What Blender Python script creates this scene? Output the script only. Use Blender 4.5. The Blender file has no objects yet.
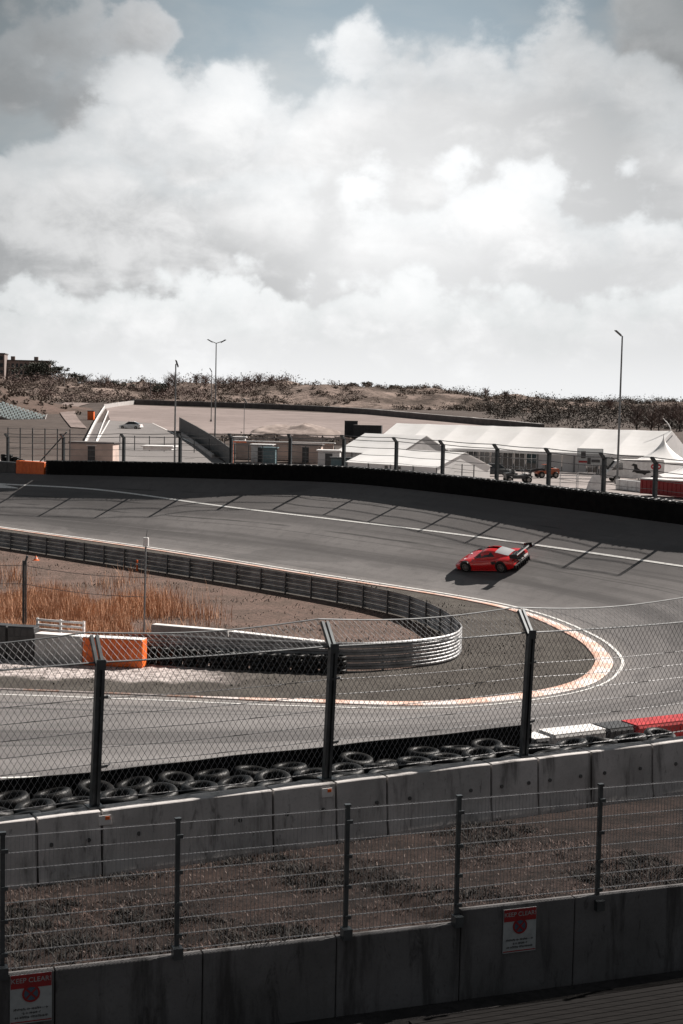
import bpy, bmesh, math, random
from mathutils import Vector, Matrix, noise
from mathutils.bvhtree import BVHTree
from mathutils.geometry import tessellate_polygon

R = math.radians
random.seed(7)
scn = bpy.context.scene
COL = scn.collection

# ------------------------------------------------------------------ camera
CZ, F = 12.0, 1422.2
PITCH, ROLL = R(4.30), R(1.2)
_f = Vector((0, math.cos(PITCH), -math.sin(PITCH)))
_r0, _u0 = Vector((1, 0, 0)), Vector((0, math.sin(PITCH), math.cos(PITCH)))
_r = _r0 * math.cos(ROLL) + _u0 * math.sin(ROLL)
_u = _u0 * math.cos(ROLL) - _r0 * math.sin(ROLL)
CAM = Vector((0, 0, CZ))
cam = bpy.data.cameras.new('camera')
cam.lens, cam.sensor_width, cam.clip_start, cam.clip_end = 50, 36, 0.1, 20000
camo = bpy.data.objects.new('camera', cam)
COL.objects.link(camo)
M3 = Matrix((_r, _u, -_f)).transposed()
camo.matrix_world = Matrix.Translation(CAM) @ M3.to_4x4()
scn.camera = camo

# ------------------------------------------------------------------ light
SUN_EL, SUN_AZ = R(43), R(57)
scn.view_settings.view_transform = 'Standard'
scn.view_settings.look = 'None'
scn.view_settings.gamma = 1
scn.view_settings.use_curve_mapping = False
scn.view_settings.exposure = 0.95
scn.cycles.max_bounces, scn.cycles.diffuse_bounces, scn.cycles.glossy_bounces = 5, 2, 2
scn.cycles.caustics_reflective = scn.cycles.caustics_refractive = False
sl = bpy.data.lights.new('sun', 'SUN')
sl.energy, sl.angle, sl.color = 4.6, R(0.6), (1.0, 0.93, 0.86)
so = bpy.data.objects.new('sun', sl)
COL.objects.link(so)
sun_dir = Vector((math.sin(SUN_AZ) * math.cos(SUN_EL), math.cos(SUN_AZ) * math.cos(SUN_EL), math.sin(SUN_EL)))
so.rotation_euler = sun_dir.to_track_quat('Z', 'Y').to_euler()
so.location = (0, 60, 80)


class X:
    """a socket with arithmetic, so node maths can be written as expressions"""
    def __init__(s, t, sock): s.t, s.s = t, sock
    def _m(s, op, *a, clamp=False):
        n = s.t.nodes.new('ShaderNodeMath'); n.operation = op; n.use_clamp = clamp
        for i, v in enumerate((s,) + a):
            if isinstance(v, X): s.t.links.new(v.s, n.inputs[i])
            else: n.inputs[i].default_value = v
        return X(s.t, n.outputs[0])
    def __add__(s, o): return s._m('ADD', o)
    __radd__ = __add__
    def __sub__(s, o): return s._m('SUBTRACT', o)
    def __rsub__(s, o): return s * -1.0 + o
    def __mul__(s, o): return s._m('MULTIPLY', o)
    __rmul__ = __mul__
    def __truediv__(s, o): return s._m('DIVIDE', o)
    def fn(s, op, *a): return s._m(op, *a)
    def clamp(s): return s._m('ADD', 0.0, clamp=True)
    def ramp(s, a, b, x=0.0, y=1.0):
        n = s.t.nodes.new('ShaderNodeMapRange'); n.interpolation_type = 'SMOOTHSTEP'
        s.t.links.new(s.s, n.inputs[0])
        for i, v in enumerate((a, b, x, y)): n.inputs[i + 1].default_value = v
        return X(s.t, n.outputs[0])


def mixc(t, fac, a, b):
    n = t.nodes.new('ShaderNodeMix'); n.data_type = 'RGBA'
    for sock, v in ((n.inputs[0], fac), (n.inputs[6], a), (n.inputs[7], b)):
        if isinstance(v, X): t.links.new(v.s, sock)
        elif isinstance(v, (tuple, list)): sock.default_value = tuple(v)[:3] + (1,)
        else: sock.default_value = v
    return X(t, n.outputs[2])


def noise_x(t, vec, scale, detail=4, rough=0.55, dist=0.0, stretch=None, offset=None):
    if stretch or offset:
        m = t.nodes.new('ShaderNodeMapping')
        t.links.new(vec.s, m.inputs[0])
        if stretch: m.inputs['Scale'].default_value = stretch
        if offset: m.inputs['Location'].default_value = offset
        vec = X(t, m.outputs[0])
    n = t.nodes.new('ShaderNodeTexNoise')
    t.links.new(vec.s, n.inputs['Vector'])
    n.inputs['Scale'].default_value = scale
    n.inputs['Detail'].default_value = detail
    n.inputs['Roughness'].default_value = rough
    n.inputs['Distortion'].default_value = dist
    return X(t, n.outputs[0])


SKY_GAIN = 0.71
# ------------------------------------------------------------------ sky
def build_sky():
    w = bpy.data.worlds.new('World'); scn.world = w; w.use_nodes = True
    w.cycles.sampling_method = 'MANUAL'; w.cycles.sample_map_resolution = 256
    t = w.node_tree; t.nodes.clear()
    out = t.nodes.new('ShaderNodeOutputWorld'); bg = t.nodes.new('ShaderNodeBackground')
    t.links.new(bg.outputs[0], out.inputs[0])
    bg.inputs[1].default_value = 0.1
    sk = t.nodes.new('ShaderNodeTexSky'); sk.sky_type = 'NISHITA'; sk.sun_disc = False
    sk.sun_elevation, sk.sun_rotation = SUN_EL, SUN_AZ
    tc = t.nodes.new('ShaderNodeTexCoord')
    d = X(t, tc.outputs['Generated'])
    sp = t.nodes.new('ShaderNodeSeparateXYZ'); t.links.new(d.s, sp.inputs[0])
    dx, dy, dz = (X(t, sp.outputs[i]) for i in range(3))
    az = dx.fn('ARCTAN2', dy) * (180 / math.pi)          # degrees right of +Y
    el = dz.fn('ARCSINE') * (180 / math.pi)
    def blob(a0, e0, ra, re):
        p = (az - a0) / ra; q = (el - e0) / re
        return (p * p + q * q).fn('MULTIPLY', -1.0).fn('EXPONENT')
    ST = (1.0, 1.0, 1.35)
    def billow(off, sc, det=9):
        """rounded cauliflower noise: broad swell plus overlapping puffs"""
        a_ = noise_x(t, d, sc, det, 0.6, 0.1, ST, off)
        v = t.nodes.new('ShaderNodeTexVoronoi'); v.feature = 'F1'; v.inputs['Scale'].default_value = sc * 2.6
        wv = t.nodes.new('ShaderNodeVectorMath'); wv.operation = 'MULTIPLY_ADD'
        nz = t.nodes.new('ShaderNodeTexNoise'); nz.inputs['Scale'].default_value = sc * 4; nz.inputs['Detail'].default_value = 6
        t.links.new(d.s, nz.inputs['Vector'])
        t.links.new(nz.outputs[1], wv.inputs[0]); wv.inputs[1].default_value = (0.05, 0.05, 0.05)
        mp = t.nodes.new('ShaderNodeMapping'); t.links.new(d.s, mp.inputs[0]); mp.inputs['Scale'].default_value = ST; mp.inputs['Location'].default_value = off
        t.links.new(mp.outputs[0], wv.inputs[2]); t.links.new(wv.outputs[0], v.inputs['Vector'])
        vd = X(t, v.outputs['Distance'])
        return (a_ - 0.5) * 1.5 + (0.42 - vd) * 0.5
    n = noise_x(t, d, 6.0, 8, 0.58, 0.2, ST, (0.35, 0.2, 0.1))
    fine = noise_x(t, d, 26.0, 6, 0.62, 0.3, ST, (1.3, 0.2, 0.4))
    soft = noise_x(t, d, 9.0, 7, 0.55, 0.5, (1, 1, 2.6), (2.1, 0.7, 0.9))
    # open sky between the clouds, blue-green and paler towards the horizon
    clear = mixc(t, 0.8, X(t, sk.outputs[0]), (2.35, 2.85, 3.0))
    veil = mixc(t, (el.ramp(15.5, 11.0) * 0.5 + (soft - 0.45) * 1.5).clamp(), clear, (4.3, 4.45, 4.5))
    cur = veil
    def bank(top, thick, off, sc, hi, lo, depth, amp=4.6, edge=0.55, mask=None):
        """a bank of cumulus: billowing top edge at elevation `top`, bright crown, greyer underneath"""
        nonlocal cur
        bl = billow(off, sc)
        f = top - el + bl * amp                      # degrees below the billowing top
        m_ = f.ramp(0.0, edge)
        if thick: m_ = m_ * (top - el).ramp(thick, thick * 1.7, 1.0, 0.0)
        if mask is not None: m_ = m_ * (mask + bl * 0.9).ramp(0.25, 0.6)
        sh = (f / depth - bl * 1.9 + (soft - 0.5) * 1.3 - (fine - 0.5) * 0.9 + 0.05).ramp(0.0, 1.5)
        c_ = mixc(t, sh, hi, lo)
        tx = ((soft - 0.5) * 2.6 + (fine - 0.5) * 1.3 + bl * 1.2 + (n - 0.5) * 1.6 + 0.15)
        c_ = mixc(t, tx.ramp(0.05, 1.0) * 0.6, c_, hi)
        c_ = mixc(t, (f / (edge * 3.0)).ramp(0.0, 1.0, 0.30, 0.0), c_, clear)
        cur = mixc(t, m_, cur, c_)
    W_, G_ = (7.9, 7.9, 7.9), (4.7, 4.75, 4.8)
    # heavy grey cloud, upper left and upper right
    bank(13.8 + blob(-9.5, 15, 4, 9) * 1.4, 4.0, (0.9, 0.3, 0.2), 8.0, (6.4, 6.4, 6.45), (3.0, 3.02, 3.06), 2.2, 7.5, 1.1, blob(-10.0, 12.6, 4.0, 3.0) * 1.35)
    bank(16.5 + el * 0.0, 6.0, (0.1, 0.9, 0.6), 7.0, (6.2, 6.2, 6.2), (3.0, 3.0, 3.02), 2.4, 7.0, 1.1, blob(13.0, 14.6, 3.0, 2.6) * 1.3)
    # the tall central tower and the banks to either side
    bank(11.6 + blob(2.4, 13, 4.4, 30) * 4.6 + blob(9.0, 13, 4.0, 30) * 4.4 + blob(-7.0, 12, 3.2, 30) * 1.6, 0, (0.35, 0.2, 0.1), 6.5, W_, (4.3, 4.35, 4.4), 4.6, 6.8, 1.3)
    bank(9.6 + blob(-8, 10, 4.5, 40) * 1.0 - blob(9, 10, 8, 40) * 1.0, 0, (0.75, 0.6, 0.3), 7.5, (7.4, 7.4, 7.4), (3.3, 3.35, 3.4), 3.4, 5.8, 1.2, (az.ramp(2.0, -5.0) * 1.0))
    bank(8.8 + blob(6, 9, 5, 40) * 0.8, 0, (1.25, 0.1, 0.55), 8.0, (8.2, 8.2, 8.2), (4.8, 4.85, 4.9), 3.2, 5.8, 1.1, az.ramp(-2.5, 3.0))
    # flatter, paler layers low down
    bank(5.2 + az * 0.03, 0, (0.15, 1.3, 0.8), 11.0, (7.5, 7.52, 7.54), (5.3, 5.35, 5.4), 2.2, 4.2, 1.0)
    glow = blob(1.5, 8.0, 7.5, 5.0)
    cur = mixc(t, glow * 0.42, cur, (8.4, 8.4, 8.4))
    low = el.ramp(3.6, 0.3)
    cur = mixc(t, low * 0.7, cur, (7.0, 7.05, 7.1))
    corner = (blob(-15, 16, 7.0, 6.0) * 0.82 + blob(15, 16.5, 6.5, 6.0) * 0.85 + blob(-15, 8, 4.5, 6) * 0.22 + blob(0, 19, 14, 3.5) * 0.25).clamp()
    cur = mixc(t, corner, cur, (1.35, 1.5, 1.58))
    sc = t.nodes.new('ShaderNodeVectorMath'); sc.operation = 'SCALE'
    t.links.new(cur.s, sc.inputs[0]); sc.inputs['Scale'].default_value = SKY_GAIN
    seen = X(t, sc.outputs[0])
    # unseen sky overhead and behind, darkened to hold down the fill light
    dimmed = mixc(t, n.ramp(0.35, 0.7), (0.42, 0.48, 0.53), (1.2, 1.25, 1.3))
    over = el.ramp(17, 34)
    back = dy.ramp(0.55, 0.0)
    res = mixc(t, over.fn('MAXIMUM', back), seen, dimmed)
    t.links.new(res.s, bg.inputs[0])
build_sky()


# ------------------------------------------------------------------ projection helpers (placing things on the ground)
def ray(px, py):
    return (_f * F + _r * (px - 341.5) - _u * (py - 512)).normalized()
def on_z(px, py, z):
    d = ray(px, py)
    return CAM + d * ((z - CZ) / d.z)
def at_y(px, py, y):
    d = ray(px, py)
    return CAM + d * (y / d.y)
def proj(p):
    v = Vector(p) - CAM
    k = F / v.dot(_f)
    return 341.5 + v.dot(_r) * k, 512 - v.dot(_u) * k


# ------------------------------------------------------------------ materials
def mat(name, col, rough=0.7, col2=None, scale=3.0, lo=0.35, hi=0.65, bump=0.0, bscale=None, metal=0.0, spec=0.5,
        coat=0.0, stretch=None, fine=0.0, detail=6, alpha=None, trans=0.0):
    m = bpy.data.materials.new(name); m.use_nodes = True
    t = m.node_tree; b = t.nodes['Principled BSDF']
    b.inputs['Roughness'].default_value = rough
    b.inputs['Metallic'].default_value = metal
    b.inputs['Specular IOR Level'].default_value = spec
    b.inputs['Coat Weight'].default_value = coat
    b.inputs['Transmission Weight'].default_value = trans
    g = t.nodes.new('ShaderNodeNewGeometry'); pos = X(t, g.outputs['Position'])
    c2 = col2 or tuple(x * 0.8 for x in col)
    n = noise_x(t, pos, scale, detail, 0.6, 0.0, stretch)
    c = mixc(t, n.ramp(lo, hi), col, c2)
    if fine:
        nf = noise_x(t, pos, scale * 9, 5, 0.7)
        c = mixc(t, nf.ramp(0.42, 0.72) * fine, c, tuple(x * 0.35 for x in col))
    t.links.new(c.s, b.inputs['Base Color'])
    if bump:
        bn = t.nodes.new('ShaderNodeBump'); bn.inputs['Strength'].default_value = 1.0
        bn.inputs['Distance'].default_value = bump
        h = noise_x(t, pos, bscale or scale * 6, 6, 0.65)
        t.links.new(h.s, bn.inputs['Height']); t.links.new(bn.outputs[0], b.inputs['Normal'])
    return m

MT = {}
def M(k): return MT[k]
MT['concrete'] = mat('concrete', (0.42, 0.40, 0.39), 0.85, (0.29, 0.275, 0.27), 1.3, 0.3, 0.7, 0.004, 30, fine=0.35)
MT['galv'] = mat('galvanised_steel', (0.20, 0.205, 0.21), 0.45, (0.14, 0.145, 0.15), 4, metal=0.6)
MT['rail'] = mat('rail_steel', (0.34, 0.34, 0.345), 0.55, (0.19, 0.19, 0.195), 1.2, metal=0.55, fine=0.3)
MT['wire'] = mat('wire', (0.22, 0.22, 0.225), 0.45, (0.11, 0.11, 0.115), 8, metal=0.5)
MT['wire_pale'] = mat('wire_pale', (0.40, 0.40, 0.41), 0.4, (0.28, 0.28, 0.29), 8, metal=0.5)
MT['post'] = mat('post_steel', (0.075, 0.085, 0.09), 0.42, (0.05, 0.055, 0.06), 5, metal=0.5)
MT['rubber'] = mat('rubber', (0.006, 0.006, 0.006), 0.46, (0.020, 0.0185, 0.018), 5, 0.5, 0.75, bump=0.008, bscale=30, spec=0.25)
MT['belt'] = mat('belt_rubber', (0.0045, 0.0045, 0.005), 0.9, (0.009, 0.009, 0.009), 2, spec=0.08)
MT['white'] = mat('white_paint', (0.78, 0.77, 0.76), 0.55, (0.62, 0.60, 0.59), 2.0)
MT['line'] = mat('road_paint', (0.72, 0.71, 0.69), 0.6, (0.42, 0.41, 0.40), 5.0, 0.45, 0.75)
MT['orange'] = mat('orange_plastic', (0.85, 0.17, 0.028), 0.5, (0.70, 0.12, 0.02), 2.5, fine=0.25)
MT['red'] = mat('red_plastic', (0.48, 0.020, 0.022), 0.5, (0.34, 0.014, 0.016), 3)
MT['dark'] = mat('dark_paint', (0.03, 0.031, 0.033), 0.5, (0.045, 0.045, 0.047), 3)
MT['greyblock'] = mat('grey_plastic', (0.50, 0.49, 0.485), 0.6, (0.38, 0.37, 0.36), 1.8, fine=0.2)
MT['glass'] = mat('dark_glass', (0.012, 0.013, 0.015), 0.06, (0.016, 0.016, 0.018), 1, spec=0.8)
def canvas_mat():
    m = mat('tent_canvas', (0.88, 0.87, 0.865), 0.6, (0.82, 0.81, 0.80), 0.35); t = m.node_tree
    tr = t.nodes.new('ShaderNodeBsdfTranslucent'); tr.inputs[0].default_value = (0.85, 0.84, 0.83, 1)
    mx = t.nodes.new('ShaderNodeMixShader'); mx.inputs[0].default_value = 0.12
    t.links.new(t.nodes['Principled BSDF'].outputs[0], mx.inputs[1]); t.links.new(tr.outputs[0], mx.inputs[2])
    t.links.new(mx.outputs[0], t.nodes['Material Output'].inputs[0]); return m
MT['canvas'] = canvas_mat()
MT['canvas_grey'] = mat('tent_wall', (0.55, 0.54, 0.54), 0.6, (0.45, 0.44, 0.44), 0.35)
MT['car_red'] = mat('car_paint', (0.66, 0.011, 0.013), 0.22, (0.58, 0.010, 0.012), 2, coat=0.8)
MT['carbon'] = mat('carbon', (0.010, 0.010, 0.011), 0.35, (0.016, 0.016, 0.017), 8)
MT['rim'] = mat('wheel_rim', (0.24, 0.225, 0.215), 0.4, (0.18, 0.17, 0.165), 8, metal=0.3)
MT['timber'] = mat('dark_timber', (0.012, 0.011, 0.0108), 0.9, (0.006, 0.0055, 0.0055), 2.0, spec=0.08, stretch=(1, 14, 14), bump=0.002)
MT['pinkwall'] = mat('pink_render', (0.52, 0.40, 0.35), 0.8, (0.42, 0.33, 0.29), 0.8)
MT['roofing'] = mat('roofing', (0.12, 0.105, 0.10), 0.8, (0.08, 0.07, 0.07), 0.8)
MT['brick'] = mat('building_brick', (0.25, 0.205, 0.19), 0.85, (0.19, 0.155, 0.145), 0.4)
MT['black'] = mat('black_print', (0.015, 0.015, 0.016), 0.6)
MT['signred'] = mat('sign_red', (0.26, 0.008, 0.011), 0.5, (0.20, 0.007, 0.009), 8)
MT['signwhite'] = mat('sign_white', (0.34, 0.355, 0.36), 0.5, (0.27, 0.285, 0.29), 8)
MT['signblue'] = mat('sign_blue', (0.05, 0.085, 0.13), 0.5)
MT['bark'] = mat('bark', (0.055, 0.042, 0.036), 0.9, (0.035, 0.027, 0.024), 4)
MT['pine'] = mat('pine_foliage', (0.022, 0.026, 0.017), 0.8, (0.036, 0.038, 0.024), 0.5)
MT['scrub'] = mat('scrub_foliage', (0.085, 0.066, 0.052), 0.85, (0.14, 0.105, 0.085), 0.06)
MT['twig'] = mat('bare_twigs', (0.16, 0.11, 0.095), 0.85, (0.10, 0.07, 0.062), 0.3)
MT['reed'] = mat('dry_reed', (0.54, 0.30, 0.18), 0.8, (0.38, 0.205, 0.125), 0.5)
MT['drygrass'] = mat('dry_grass', (0.12, 0.074, 0.060), 0.8, (0.020, 0.0155, 0.0135), 0.9)
MT['tuft'] = mat('grass_tuft', (0.015, 0.0146, 0.013), 0.85, (0.034, 0.028, 0.024), 1.5)
MT['seatgreen'] = mat('seat_plastic', (0.72, 0.77, 0.77), 0.5, (0.60, 0.66, 0.66), 1.0)
MT['tealbox'] = mat('teal_steel', (0.10, 0.16, 0.18), 0.6)
MT['screen'] = mat('fence_fabric', (0.075, 0.072, 0.072), 0.8, (0.05, 0.048, 0.048), 0.5)
MT['sandheap'] = mat('sand', (0.30, 0.245, 0.22), 0.95, (0.16, 0.125, 0.112), 0.25, bump=0.05, bscale=1.2)


def base_nodes(name):
    m = bpy.data.materials.new(name); m.use_nodes = True
    t = m.node_tree; b = t.nodes['Principled BSDF']
    g = t.nodes.new('ShaderNodeNewGeometry')
    return m, t, b, X(t, g.outputs['Position'])
def bump_to(t, b, h, dist):
    bn = t.nodes.new('ShaderNodeBump'); bn.inputs['Distance'].default_value = dist
    t.links.new(h.s, bn.inputs['Height']); t.links.new(bn.outputs[0], b.inputs['Normal'])

def asphalt_mat():
    m, t, b, pos = base_nodes('track_asphalt')
    uv = t.nodes.new('ShaderNodeUVMap'); uv.uv_map = 'UVMap'
    s = t.nodes.new('ShaderNodeSeparateXYZ'); t.links.new(uv.outputs[0], s.inputs[0])
    u, v, uvx = X(t, s.outputs[0]), X(t, s.outputs[1]), X(t, uv.outputs[0])   # u metres along, v 0..1 across
    big = noise_x(t, pos, 0.09, 5, 0.55)
    streak = noise_x(t, uvx, 1.0, 5, 0.6, 0.0, (0.03, 16.0, 1))
    grain = noise_x(t, pos, 9.0, 4, 0.75)
    c = mixc(t, big.ramp(0.3, 0.7), (0.140, 0.131, 0.129), (0.185, 0.174, 0.171))
    c = mixc(t, streak.ramp(0.42, 0.72) * 0.55, c, (0.078, 0.072, 0.071))
    c = mixc(t, grain.ramp(0.45, 0.7) * 0.35, c, (0.075, 0.07, 0.069))
    rl = (v - 0.30 + (big - 0.5) * 0.10).fn('ABSOLUTE').ramp(0.0, 0.13, 1.0, 0.0)
    blt = noise_x(t, pos, 1.1, 5, 0.65)
    c = mixc(t, blt.ramp(0.45, 0.68) * 0.4, c, (0.088, 0.082, 0.081))
    c = mixc(t, rl * 0.7 * streak.ramp(0.25, 0.6), c, (0.055, 0.051, 0.051))
    rb = noise_x(t, uvx, 1.0, 3, 0.5, 0.0, (0.012, 46.0, 1), (3.3, 1.7, 0)).ramp(0.60, 0.68)
    c = mixc(t, rb * 0.75 * v.ramp(0.75, 0.6), c, (0.045, 0.042, 0.042))
    dust = v.ramp(0.10, 0.0) * noise_x(t, pos, 0.8, 5, 0.7).ramp(0.3, 0.6)
    c = mixc(t, dust * 0.5, c, (0.24, 0.215, 0.20))
    pt = noise_x(t, uvx, 1.0, 2, 0.4, 0.0, (0.08, 5.0, 1), (7.1, 0.4, 0)).ramp(0.60, 0.63)
    c = mixc(t, pt * 0.5, c, (0.085, 0.08, 0.079))
    # upper lane of newer, darker paving with sealed joints
    wob = (noise_x(t, pos, 0.35, 3) - 0.5) * 1.6
    lane = v.ramp(0.50, 0.56)
    c = mixc(t, lane * 0.45, c, (0.070, 0.065, 0.065))
    um = ((u + wob) / 5.0).fn('FRACT')
    jt = (um - 0.5).fn('ABSOLUTE').ramp(0.03, 0.055, 1.0, 0.0)
    band = v.ramp(0.475, 0.50) * v.ramp(0.965, 0.99, 1.0, 0.0)
    j1 = (v - 0.64 + wob * 0.006).fn('ABSOLUTE').ramp(0.004, 0.009, 1.0, 0.0)
    j2 = (v - 0.50 + wob * 0.01).fn('ABSOLUTE').ramp(0.004, 0.009, 1.0, 0.0)
    j3 = (v - 0.82 + wob * 0.01).fn('ABSOLUTE').ramp(0.003, 0.007, 1.0, 0.0)
    patch = noise_x(t, pos, 0.16, 2).ramp(0.40, 0.58)
    bankside = u.ramp(86, 104, 1.0, 0.0)
    jj = (j1 + j2 + j3).clamp() * patch * bankside
    c = mixc(t, jj * 0.7, c, (0.022, 0.021, 0.021))
    # dark rubber arcs
    t.links.new(c.s, b.inputs['Base Color'])
    b.inputs['Roughness'].default_value = 0.78
    b.inputs['Specular IOR Level'].default_value = 0.35
    bump_to(t, b, noise_x(t, pos, 14.0, 4, 0.7), 0.012)
    return m
MT['asphalt'] = asphalt_mat()

def infield_mat():
    m, t, b, pos = base_nodes('infield_turf')
    s = t.nodes.new('ShaderNodeSeparateXYZ'); t.links.new(pos.s, s.inputs[0])
    x, y = X(t, s.outputs[0]), X(t, s.outputs[1])
    n = noise_x(t, pos, 0.5, 6, 0.65); nf = noise_x(t, pos, 6.0, 5, 0.75)
    c = mixc(t, n.ramp(0.35, 0.65), (0.100, 0.091, 0.082), (0.072, 0.064, 0.058))
    c = mixc(t, nf.ramp(0.48, 0.7) * 0.7, c, (0.028, 0.026, 0.021))
    # gravel bed beside the near run-off
    wob = (noise_x(t, pos, 0.6, 5) - 0.5) * 3.2
    gm = (y + wob * 0.8 + x * 0.05).ramp(59.6, 60.4) * (y + wob).ramp(69.0, 70.5, 1.0, 0.0) * (x + wob * 1.5).ramp(-8.0, -3.0, 1.0, 0.0)
    pb = noise_x(t, pos, 2.6, 5, 0.8)
    gr = mixc(t, pb.ramp(0.40, 0.60), (0.60, 0.54, 0.52), (0.22, 0.19, 0.18))
    c = mixc(t, gm, c, gr)
    t.links.new(c.s, b.inputs['Base Color'])
    b.inputs['Roughness'].default_value = 0.95
    b.inputs['Specular IOR Level'].default_value = 0.1
    bump_to(t, b, noise_x(t, pos, 5.0, 6, 0.75), 0.10)
    return m
MT['infield'] = infield_mat()

def kerb_mat():
    m, t, b, pos = base_nodes('kerb_paint')
    uv = t.nodes.new('ShaderNodeUVMap'); uv.uv_map = 'UVMap'
    s = t.nodes.new('ShaderNodeSeparateXYZ'); t.links.new(uv.outputs[0], s.inputs[0])
    u, v = X(t, s.outputs[0]), X(t, s.outputs[1])
    blk = ((u / 3.0).fn('FRACT') - 0.5).ramp(-0.02, 0.02)
    wear = noise_x(t, pos, 7.0, 5, 0.7).ramp(0.42, 0.58)
    o = mixc(t, wear, (0.60, 0.36, 0.27), (0.66, 0.55, 0.50))
    c = mixc(t, blk, o, (0.66, 0.59, 0.56))
    inner = v.ramp(0.62, 0.70)
    c = mixc(t, inner * 0.5, c, (0.62, 0.29, 0.18))
    dirt = noise_x(t, pos, 1.5, 6, 0.7).ramp(0.5, 0.75)
    c = mixc(t, dirt * 0.7, c, (0.26, 0.22, 0.21))
    t.links.new(c.s, b.inputs['Base Color']); b.inputs['Roughness'].default_value = 0.65
    return m
MT['kerb'] = kerb_mat()

def wall_mat(name, a, b2, dirtc):
    m, t, b, pos = base_nodes(name)
    n = noise_x(t, pos, 0.8, 6, 0.6); st = noise_x(t, pos, 2.2, 6, 0.65, 0.2, (1, 1, 0.16)); fi = noise_x(t, pos, 22, 5, 0.7)
    c = mixc(t, n.ramp(0.3, 0.7), a, b2)
    c = mixc(t, st.ramp(0.50, 0.66) * 0.75, c, dirtc)
    sm = noise_x(t, pos, 5.0, 6, 0.7, 0.6, (1, 1, 0.3))
    c = mixc(t, sm.ramp(0.58, 0.68) * 0.6, c, dirtc)
    c = mixc(t, fi.ramp(0.5, 0.75) * 0.3, c, dirtc)
    t.links.new(c.s, b.inputs['Base Color']); b.inputs['Roughness'].default_value = 0.85
    b.inputs['Specular IOR Level'].default_value = 0.25
    bump_to(t, b, noise_x(t, pos, 26, 5, 0.7), 0.004)
    return m
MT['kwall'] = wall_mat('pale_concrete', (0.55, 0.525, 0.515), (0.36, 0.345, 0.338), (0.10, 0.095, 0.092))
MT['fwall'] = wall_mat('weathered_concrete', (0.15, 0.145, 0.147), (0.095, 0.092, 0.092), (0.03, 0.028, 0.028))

def soil_mat(name, cols, sc, bd):
    m, t, b, pos = base_nodes(name)
    n = noise_x(t, pos, sc, 6, 0.65); nf = noise_x(t, pos, sc * 8, 6, 0.75)
    c = mixc(t, n.ramp(0.35, 0.65), cols[0], cols[1])
    c = mixc(t, nf.ramp(0.45, 0.7) * 0.8, c, cols[2])
    t.links.new(c.s, b.inputs['Base Color']); b.inputs['Roughness'].default_value = 0.95
    b.inputs['Specular IOR Level'].default_value = 0.1
    bump_to(t, b, noise_x(t, pos, sc * 6, 6, 0.75), bd)
    return m
MT['field'] = soil_mat('dirt_field', [(0.165, 0.115, 0.098), (0.115, 0.085, 0.072), (0.05, 0.040, 0.034)], 0.5, 0.15)
MT['slope'] = soil_mat('slope_soil', [(0.040, 0.028, 0.0245), (0.019, 0.0145, 0.013), (0.006, 0.005, 0.0048)], 1.1, 0.05)
MT['ground'] = soil_mat('far_ground', [(0.095, 0.078, 0.070), (0.07, 0.057, 0.051), (0.042, 0.035, 0.032)], 0.05, 0.1)
MT['paddock'] = soil_mat('paddock_gravel', [(0.30, 0.27, 0.26), (0.22, 0.20, 0.19), (0.17, 0.15, 0.145)], 0.12, 0.03)
MT['gravel'] = soil_mat('gravel_field', [(0.255, 0.212, 0.20), (0.20, 0.166, 0.156), (0.165, 0.137, 0.129)], 0.03, 0.05)
MT['farasphalt'] = soil_mat('far_asphalt', [(0.22, 0.205, 0.20), (0.18, 0.168, 0.165), (0.16, 0.15, 0.145)], 0.05, 0.01)
MT['sandroad'] = soil_mat('sandy_road', [(0.25, 0.20, 0.185), (0.17, 0.138, 0.127), (0.12, 0.10, 0.092)], 0.1, 0.03)
MT['dune'] = soil_mat('dune', [(0.25, 0.195, 0.17), (0.060, 0.046, 0.038), (0.036, 0.028, 0.024)], 0.06, 0.6)
MT['knoll'] = soil_mat('knoll_soil', [(0.13, 0.092, 0.078), (0.085, 0.064, 0.054), (0.05, 0.04, 0.034)], 0.08, 0.2)
MT['path'] = soil_mat('path_asphalt', [(0.045, 0.042, 0.042), (0.03, 0.028, 0.028), (0.02, 0.02, 0.02)], 1.0, 0.01)


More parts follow.
